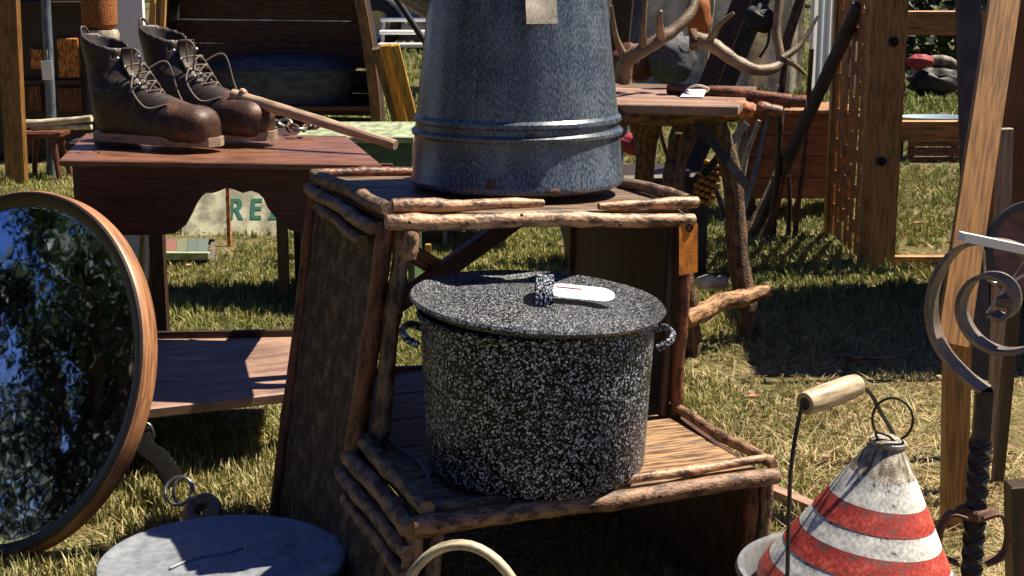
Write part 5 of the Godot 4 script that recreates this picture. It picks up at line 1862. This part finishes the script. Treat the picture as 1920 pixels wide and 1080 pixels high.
# ---------------------------------------------------------------- black speckled canning pot
func build_canner() -> void:
	var c := Vector3(0.035, 0.27, -2.115)
	var t := thing("speckled_pot", "black and white speckled enamel stock pot on the lower shelf", "pot", c)
	var xf := Transform3D(Basis(Vector3.BACK, -0.012).scaled(Vector3(1.055, 1.07, 1.055)), c)
	var st := new_st()
	lathe(st, [Vector2(0.0, 0.0), Vector2(0.138, 0.0), Vector2(0.149, 0.006), Vector2(0.154, 0.018), Vector2(0.1625, 0.205), Vector2(0.163, 0.218), Vector2(0.168, 0.221), Vector2(0.169, 0.225), Vector2(0.165, 0.228), Vector2(0.16, 0.222), Vector2(0.152, 0.02), Vector2(0.0, 0.012)], 80, xf, 1.0)
	obj("body", st, M.canner, t)
	for s in [-1.0, 1.0]:
		st = new_st()
		var w := Vector3(0, 0, 0.045)
		var path := smooth_path([Vector3(s * 0.163, 0.188, 0.05), Vector3(s * 0.18, 0.196, 0.042), Vector3(s * 0.189, 0.198, 0.0), Vector3(s * 0.18, 0.196, -0.042), Vector3(s * 0.163, 0.188, -0.05)], 6)
		for i in path.size():
			path[i] = xf * path[i]
		tube(st, path, smooth_radii(path.size(), 0.006), 10, true, 0.7, Vector3.UP)
		obj("handle", st, M.canner, t)
	# dished lid, sitting a little askew
	var lx := Transform3D((Basis(Vector3.BACK, -0.062) * Basis(Vector3.RIGHT, 0.02)).scaled_local(Vector3(1.055, 1.1, 1.055)), c + Vector3(0.002, 0.2485, 0))
	
	st = new_st()
	lathe(st, [Vector2(0.15, -0.006), Vector2(0.164, -0.002), Vector2(0.176, 0.004), Vector2(0.1785, 0.008), Vector2(0.176, 0.0115), Vector2(0.166, 0.008), Vector2(0.158, 0.003), Vector2(0.148, 0.0), Vector2(0.12, 0.003), Vector2(0.06, 0.009), Vector2(0.0, 0.011)], 80, lx, 1.1)
	lathe(st, [Vector2(0.0, 0.006), Vector2(0.06, 0.004), Vector2(0.12, -0.002), Vector2(0.15, -0.006)], 60, Transform3D(lx.basis, lx.origin), 1.1)
	var lid := obj("lid", st, M.canner_lid, t)
	st = new_st()
	var hp := smooth_path([Vector3(-0.004, 0.012, 0.04), Vector3(-0.004, 0.028, 0.034), Vector3(-0.004, 0.04, 0.014), Vector3(-0.004, 0.042, 0.0), Vector3(-0.004, 0.04, -0.014), Vector3(-0.004, 0.028, -0.034), Vector3(-0.004, 0.012, -0.04)], 5)
	for i in hp.size():
		hp[i] = lx * hp[i]
	strip(st, hp, lx.basis * Vector3(0.024, 0, 0), 0.0035)
	obj("strap_handle", st, M.canner, lid)
	st = new_st()
	var a := lx * Vector3(0.012, 0.019, 0.018)
	var b := lx * Vector3(0.014, 0.031, -0.02)
	var d := lx * Vector3(0.106, 0.016, 0.018)
	var e := lx * Vector3(0.108, 0.027, -0.02)
	var tax := ((d + e) * 0.5 - (a + b) * 0.5)
	var tay := (a - b).normalized()
	var tl := tax.length()
	tax = tax.normalized()
	tay = (tay - tax * tay.dot(tax)).normalized()
	var tol := PackedVector2Array()
	for k in 18:
		var an := TAU * k / 18.0
		tol.append(Vector2(tl * 0.5 + signf(cos(an)) * tl * 0.27 + cos(an) * tl * 0.23, sin(an) * 0.019))
	prism(st, tol, (a + b) * 0.5, tax, -tay if tax.cross(-tay).y > 0.0 else tay, 0.0008)
	var tg := single("lid_tag", "white paper tag with a red line lying on the speckled pot lid", "tag", st, M.white_paper)
	st = new_st()
	board(st, (a + b) * 0.5 + tax * 0.012 - tay * 0.006 + Vector3(0, 0.0009, 0), (a + b) * 0.5 + tax * 0.012 - tay * 0.009 + Vector3(0, 0.0009, 0), (a + b) * 0.5 + tax * 0.05 - tay * 0.009 + Vector3(0, 0.0009, 0), (a + b) * 0.5 + tax * 0.05 - tay * 0.006 + Vector3(0, 0.0009, 0), 0.0004, 0.0001)
	obj("red_line", st, M.red, tg)

# ---------------------------------------------------------------- galvanised lid bottom left, basket hoop
func build_tub() -> void:
	var c := Vector3(-0.448, 0.035, -2.15)
	var t := thing("zinc_tub", "shallow galvanised tub with flat lid at the bottom left", "tub", c)
	var xf := Transform3D(Basis.IDENTITY, c)
	var st := new_st()
	lathe(st, [Vector2(0.0, -0.031), Vector2(0.165, -0.031), Vector2(0.172, 0.07), Vector2(0.168, 0.07)], 64, xf, 1.0)
	obj("tub_wall", st, M.galv_dull, t)
	st = new_st()
	lathe(st, [Vector2(0.18, 0.06), Vector2(0.189, 0.066), Vector2(0.1905, 0.071), Vector2(0.188, 0.076), Vector2(0.18, 0.077), Vector2(0.174, 0.0735), Vector2(0.12, 0.0745), Vector2(0.06, 0.0765), Vector2(0.0, 0.077)], 72, xf, 1.1)
	obj("lid", st, M.galv_dull, t)
	st = new_st()
	wire(st, [G(318, 1066, 0.1135), G(372, 1044, 0.1135), G(430, 1034, 0.1135), G(456, 1026, 0.1135), G(462, 1034, 0.1135)], 0.0022, 6, 6)
	obj("crease", st, M.galv_dull, t)
	# basket whose pale hoop handle enters the frame at the bottom
	var bc := Vector3(-0.062, 0.0, -1.70)
	var b := thing("hoop_basket", "small woven basket with a pale bentwood hoop handle at bottom centre", "basket", bc)
	for k in 7:
		st = new_st()
		var pts := []
		var y := 0.012 + k * 0.026
		var r := 0.065 + y * 0.12
		for q in 48:
			var a := TAU * q / 48.0
			var rr := r + 0.004 * (1 if (q + k) % 2 else -1)
			pts.append(bc + Vector3(cos(a) * rr, y, sin(a) * rr))
		wire(st, pts, 0.0125, 1, 6, true)
		obj("woven_row", st, M.wicker, b)
	st = new_st()
	lathe(st, [Vector2(0.0, 0.004), Vector2(0.064, 0.004), Vector2(0.064, 0.01), Vector2(0.0, 0.01)], 24, Transform3D(Basis.IDENTITY, bc))
	obj("base", st, M.wicker, b)
	st = new_st()
	var hp := []
	var top := P(860, 1021, 1.70)
	for q in 25:
		var a := PI * q / 24.0
		hp.append(Vector3(bc.x + cos(a) * 0.088, 0.17 + (top.y - 0.17) * sin(a), bc.z + cos(a) * 0.01))
	tube(st, hp, smooth_radii(25, 0.0085), 10, true, 0.75, Vector3.BACK)
	obj("handle", st, mat(lin(0.66, 0.56, 0.38), 0.5, T.grain, Vector3(16, 2, 1), T.grain_n, 0.2), b)

# ---------------------------------------------------------------- striped float in a pail
func build_buoy_and_pail() -> void:
	var pc := Vector3(0.432, 0.0, -1.80)
	var t := thing("zinc_pail", "galvanised pail with wooden grip holding the striped float", "pail", pc)
	var xf := Transform3D(Basis.IDENTITY, pc)
	var st := new_st()
	lathe(st, [Vector2(0.0, 0.006), Vector2(0.1, 0.006), Vector2(0.1, 0.0), Vector2(0.104, 0.0), Vector2(0.132, 0.228), Vector2(0.138, 0.231), Vector2(0.141, 0.237), Vector2(0.138, 0.243), Vector2(0.132, 0.243), Vector2(0.129, 0.238), Vector2(0.1, 0.012), Vector2(0.0, 0.012)], 64, xf, 0.9)
	obj("body", st, M.galv, t)
	var ea := P(1476, 1100, 1.70)
	var eb := Vector3(0.545, 0.225, -1.905)
	var g0 := P(1512, 756, 1.74)
	var g1 := P(1606, 722, 1.80)
	st = new_st()
	wire(st, [ea + Vector3(0, -0.03, 0), ea, P(1482, 900, 1.72), P(1496, 796, 1.735), g0, g0.lerp(g1, 0.5), g1, P(1632, 738, 1.82), P(1650, 770, 1.83), P(1690, 850, 1.86), eb + Vector3(0, 0.05, 0), eb], 0.0028, 8, 7)
	obj("bail", st, M.wire, t)
	st = new_st()
	var d := (g1 - g0)
	var n := 9
	var pts := []
	var rr := []
	for k in n:
		var f := k / float(n - 1)
		pts.append(g0 - d * 0.03 + d * 1.03 * f)
		rr.append(0.0152 * (0.92 if k == 0 or k == n - 1 else 1.0) * (1.0 + 0.06 * sin(f * PI)))
	tube(st, pts, rr, 16)
	var grip := obj("grip", st, M.handle_wood, t)
	st = new_st()
	tube(st, [g0 - d * 0.042, g0 - d * 0.0305], [0.0075, 0.0075], 12)
	obj("grip_hole", st, M.dark_wood, grip)
	# float
	var ap := P(1664, 834, 1.80)
	var ax := Vector3(0.13, 1, 0.02).normalized()
	var bx := Vector3.RIGHT - ax * Vector3.RIGHT.dot(ax)
	bx = bx.normalized()
	var fx := Transform3D(Basis(bx, ax, bx.cross(ax)), ap)
	var f := thing("striped_float", "weathered red and white striped cone float standing in the pail", "float", ap + ax * -0.39)
	var rad := func(a: float) -> float: return minf(0.0215 + 0.58 * a, 0.0215 + 0.58 * 0.19 + (a - 0.19) * 0.1)
	var seg := func(a0: float, a1: float, m: Material, called: String):
		var s := new_st()
		var pr := []
		var lift: float = 0.0006 if called == "red_stripe" else 0.0
		for k in 5:
			var a := lerpf(a1, a0, k / 4.0)
			pr.append(Vector2(rad.call(a) + lift, -a))
		lathe(s, pr, 64, fx, 0.7)
		obj(called, s, m, f)
	seg.call(0.0, 0.036, M.worn_tip, "worn_tip")
	seg.call(0.036, 0.069, M.stripe_white, "white_stripe")
	seg.call(0.069, 0.0955, M.stripe_red, "red_stripe")
	seg.call(0.0955, 0.12, M.stripe_white, "white_stripe")
	seg.call(0.12, 0.147, M.stripe_red, "red_stripe")
	seg.call(0.147, 0.172, M.stripe_white, "white_stripe")
	seg.call(0.172, 0.2, M.stripe_red, "red_stripe")
	st = new_st()
	lathe(st, [Vector2(0.0, -0.395), Vector2(0.03, -0.39), Vector2(0.085, -0.3), Vector2(rad.call(0.2), -0.2)], 48, fx, 0.7)
	obj("lower_cone", st, M.stripe_white, f)
	st = new_st()
	lathe(st, [Vector2(0.0215, 0.0), Vector2(0.0235, 0.002), Vector2(0.0235, 0.006), Vector2(0.018, 0.01), Vector2(0.008, 0.011), Vector2(0.0, 0.01)], 28, fx, 0.3)
	obj("cap", st, M.worn_tip, f)
	st = new_st()
	var rc := fx * Vector3(0.0, 0.034, 0)
	var ring := []
	for k in 16:
		var a := TAU * k / 16.0
		ring.append(rc + Vector3(cos(a) * 0.0225, sin(a) * 0.03, sin(a) * 0.006 + cos(a) * 0.012))
	wire(st, ring, 0.0018, 2, 6, true)
	wire(st, [fx * Vector3(-0.014, 0.006, 0.01), fx * Vector3(-0.02, 0.016, 0.008), fx * Vector3(-0.006, 0.016, 0.012), fx * Vector3(0.006, 0.008, 0.014)], 0.0018, 5, 6)
	obj("ring", st, M.dark_iron, f)

# ---------------------------------------------------------------- wrought iron scroll
func build_scroll() -> void:
	var z := 2.0
	var w := Vector3(0.62, 0.0, -0.78) * 0.037
	var base := P(1822, 1010, z)
	var t := thing("iron_scroll", "wrought iron scroll on a twisted bar at the right", "ironwork", Vector3(base.x, 0, -z))
	var c := []
	for q in [[1838, 736], [1800, 708], [1758, 660], [1737, 600], [1745, 530], [1782, 474], [1838, 456], [1900, 470], [1950, 520], [1962, 590], [1930, 650], [1876, 664], [1826, 644], [1796, 600], [1798, 556], [1824, 524], [1862, 522], [1890, 545], [1894, 580], [1874, 600], [1850, 592]]:
		c.append(P(q[0], q[1], z))
	var st := new_st()
	strip(st, smooth_path(c, 7), w, 0.006)
	obj("scroll", st, M.iron, t)
	st = new_st()
	box(st, P(1878, 568, z) + w * 0.5, Vector3(0.03, 0.016, 0.02), Basis(Vector3.UP, 0.9))
	obj("scroll_end", st, M.iron, t)
	# twisted square bar
	st = new_st()
	var a := P(1838, 735, z) + w * 0.4
	var b := P(1820, 1000, z) + w * 0.4
	b.y = 0.0
	var n := 60
	for i in n:
		st.set_smooth_group(-1)
		for k in 4:
			var q := []
			for e in [[i, k], [i + 1, k], [i + 1, k + 1], [i, k + 1]]:
				var f: float = e[0] / float(n)
				var tw := clampf((f - 0.17) / 0.8, 0.0, 1.0) * TAU * 3.6
				var an: float = tw + e[1] * PI / 2 + 0.6
				q.append(b.lerp(a, 1.0 - f) + Vector3(cos(an) * 0.0165, 0, -sin(an) * 0.0165))
			face(st, [q[1], q[0], q[3], q[2]], Vector3.UP)
	obj("twisted_bar", st, M.dark_iron, t)
	# collar with loops near the foot
	st = new_st()
	for s in [-1.0, 1.0]:
		var o := P(1822, 990, z)
		strip(st, smooth_path([o + Vector3(s * 0.012, 0.02, 0.02), o + Vector3(s * 0.035, 0.025, 0.02), o + Vector3(s * 0.048, 0.0, 0.02), o + Vector3(s * 0.045, -0.035, 0.02), o + Vector3(s * 0.02, -0.05, 0.02)], 5), Vector3(0, 0, -0.02), 0.004)
	obj("loop", st, M.rust, t)
	st = new_st()
	box(st, P(1822, 965, z) + w * 0.4, Vector3(0.04, 0.016, 0.04), Basis(Vector3.UP, 0.6), 0.003)
	obj("collar", st, M.rust, t)
	st = new_st()
	for k in 3:
		var an := k * TAU / 3.0 + 0.5
		bar(st, b + Vector3(cos(an) * 0.16, 0.008, sin(an) * 0.16), b + Vector3(0, 0.05, 0), 0.02, 0.012, Vector3.UP)
	obj("foot", st, M.iron, t)
	st = new_st()
	bar(st, P(1802, 443, 1.98), P(1950, 474, 2.0), 0.012, 0.02, Vector3.UP, 0.001)
	single("white_strip", "bright white painted strip lying across the top of the iron scroll", "strip", st, M.white_paint)
	st = new_st()
	wire(st, [P(1893, 530, 2.12), P(1930, 470, 2.12)], 0.002, 3, 6)
	wire(st, [P(1893, 530, 2.12), P(1935, 508, 2.12)], 0.002, 3, 6)
	wire(st, [P(1893, 528, 2.12), P(1850, 586, 2.1)], 0.002, 3, 6)
	wire(st, [P(1845, 470, 2.12), P(1852, 526, 2.12), P(1893, 528, 2.12)], 0.002, 3, 6)
	single("pale_wires", "bundle of thin pale wires radiating inside the iron scroll", "wire", st, M.steel)
	# brown disc with dark rim behind the scroll
	var dc := P(1938, 470, 2.75)
	var dx := Transform3D(Basis(Vector3.RIGHT, 1.35), dc)
	var dt := thing("round_tray", "round brown wooden tray with black rim behind the iron scroll", "tray", Vector3(dc.x, 0, dc.z))
	st = new_st()
	lathe(st, [Vector2(0.0, -0.004), Vector2(0.082, -0.004), Vector2(0.082, 0.004), Vector2(0.0, 0.004)], 48, dx, 0.6)
	obj("plate", st, M.disc, dt)
	st = new_st()
	lathe(st, [Vector2(0.081, -0.012), Vector2(0.094, -0.012), Vector2(0.096, 0.0), Vector2(0.094, 0.014), Vector2(0.081, 0.014), Vector2(0.081, -0.012)], 48, dx, 0.6)
	obj("rim", st, M.black, dt)
	st = new_st()
	bar(st, Vector3(dc.x - 0.02, 0, dc.z - 0.05), dc + Vector3(-0.02, -0.05, -0.02), 0.02, 0.02)
	obj("stand", st, M.dark_wood, dt)

# ---------------------------------------------------------------- pine easel at the right
func build_easel() -> void:
	var f := G(1788, 990)
	var t := thing("pine_easel", "golden pine easel of leaning boards behind the iron scroll", "easel", f)
	var st := new_st()
	var k := P(1795, 600, -f.z)
	bar(st, f, k, 0.044, 0.03)
	obj("lower_leg", st, M.pine, t)
	st = new_st()
	bar(st, P(1784, 650, 2.525), P(1890, -50, 2.86), 0.055, 0.024)
	obj("upper_board", st, M.pine, t)
	st = new_st()
	bar(st, P(1884, 240, 3.0), Vector3(1.02, 0.0, -2.98), 0.03, 0.02)
	obj("rear_leg", st, M.pine_grey, t)
	st = new_st()
	box(st, P(1872, 86, 2.795), Vector3(0.03, 0.012, 0.02), Basis(Vector3.BACK, -0.1), 0.002)
	obj("peg", st, M.dark_wood, t)
	# dark post at the right bottom border
	st = new_st()
	var pb := G(1915, 1110)
	bar(st, pb, P(1912, 905, -pb.z), 0.04, 0.04)
	single("dark_post", "short dark brown post at the lower right edge", "post", st, M.dark_wood)

# ---------------------------------------------------------------- small things on the grass
func build_small_things() -> void:
	# leather collar strap with rings
	var a := G(270, 836, 0.11)
	var b := G(330, 908, 0.06)
	var t := thing("leather_strap", "dark leather strap with metal rings lying on grass by the mirror", "strap", G(300, 880))
	var st := new_st()
	var path := smooth_path([a + Vector3(-0.03, 0.03, -0.08), a, a.lerp(b, 0.5) + Vector3(0, 0.012, 0), b], 6)
	tube(st, path, smooth_radii(path.size(), 0.02), 10, true, 0.09, Vector3(1, 0, 0.6))
	obj("leather", st, M.strap, t)
	st = new_st()
	var rc := G(336, 920, 0.065)
	for r in [[0.026, 0.0], [0.017, 0.012]]:
		var ring := []
		for k in 12:
			var an := TAU * k / 12.0
			ring.append(rc + Vector3(cos(an) * r[0] + r[1] * 0.5, 0.02 * sin(an), -sin(an) * r[0] * 0.8))
		wire(st, ring, 0.0032, 2, 7, true)
	obj("ring", st, M.steel, t)
	st = new_st()
	var bc := G(274, 806, 0.13)
	wire(st, [bc + Vector3(-0.01, 0.012, 0), bc + Vector3(0.008, 0.01, 0), bc + Vector3(0.014, -0.016, 0), bc + Vector3(-0.004, -0.014, 0)], 0.0028, 4, 6, true)
	obj("buckle", st, M.steel, t)
	var rd := G(381, 960, 0.055)
	st = new_st()
	lathe(st, [Vector2(0.012, -0.012), Vector2(0.03, -0.014), Vector2(0.035, -0.004), Vector2(0.034, 0.008), Vector2(0.024, 0.016), Vector2(0.013, 0.012), Vector2(0.012, -0.012)], 32, Transform3D(Basis(Vector3.RIGHT, 0.75) * Basis(Vector3.BACK, 0.2), rd), 0.4)
	single("rusty_ring", "thick rusty iron ring on the grass behind the galvanised tub", "ring", st, mat(lin(0.42, 0.27, 0.2), 0.75, T.blotch, Vector3(6, 6, 1), T.grit_n, 0.8))
	# red-brown rail lying on the grass behind the float
	st = new_st()
	bar(st, G(1425, 912, 0.02), G(1545, 962, 0.02), 0.02, 0.026, Vector3.UP)
	single("red_rail", "red brown wooden rail lying on grass behind the striped float", "rail", st, M.shelf_wood)
	# dry leaves
	var labs := ["curled red brown dry leaf on the grass right of the stand", "small dry leaf in the shade before the folding screen", "dry brown leaf on the sunny grass inside the screen frame", "fallen grey twig on the grass near the easel foot"]
	var at := [[1414, 746, 0.034], [1560, 668, 0.02], [1722, 420, 0.04]]
	for k in 3:
		st = new_st()
		var c := G(at[k][0], at[k][1], 0.025)
		var s: float = at[k][2]
		st.set_smooth_group(1)
		for i in 6:
			for j in 2:
				var q := []
				for e in [[i, j], [i + 1, j], [i + 1, j + 1], [i, j + 1]]:
					var f: float = e[0] / 6.0
					var wv: float = sin(f * PI) * 0.42 * (e[1] - 1.0)
					q.append(c + Vector3((f - 0.5) * s, absf(e[1] - 1.0) * s * 0.22 * sin(f * PI) + s * 0.2 * absf(f - 0.5), wv * s))
				for e in [0, 1, 2, 0, 2, 3]:
					vert(st, q[e], Vector2(q[e].x, q[e].z))
		single("dry_leaf", labs[k], "leaf", st, M.dry_leaf, "dry leaves on the lawn")
	st = new_st()
	limb(st, [G(1570, 668, 0.02), G(1640, 672, 0.025), G(1720, 664, 0.02)], 0.006, 0.003, 5, 6, 0.2)
	single("fallen_twig", labs[3], "twig", st, M.twig_grey)
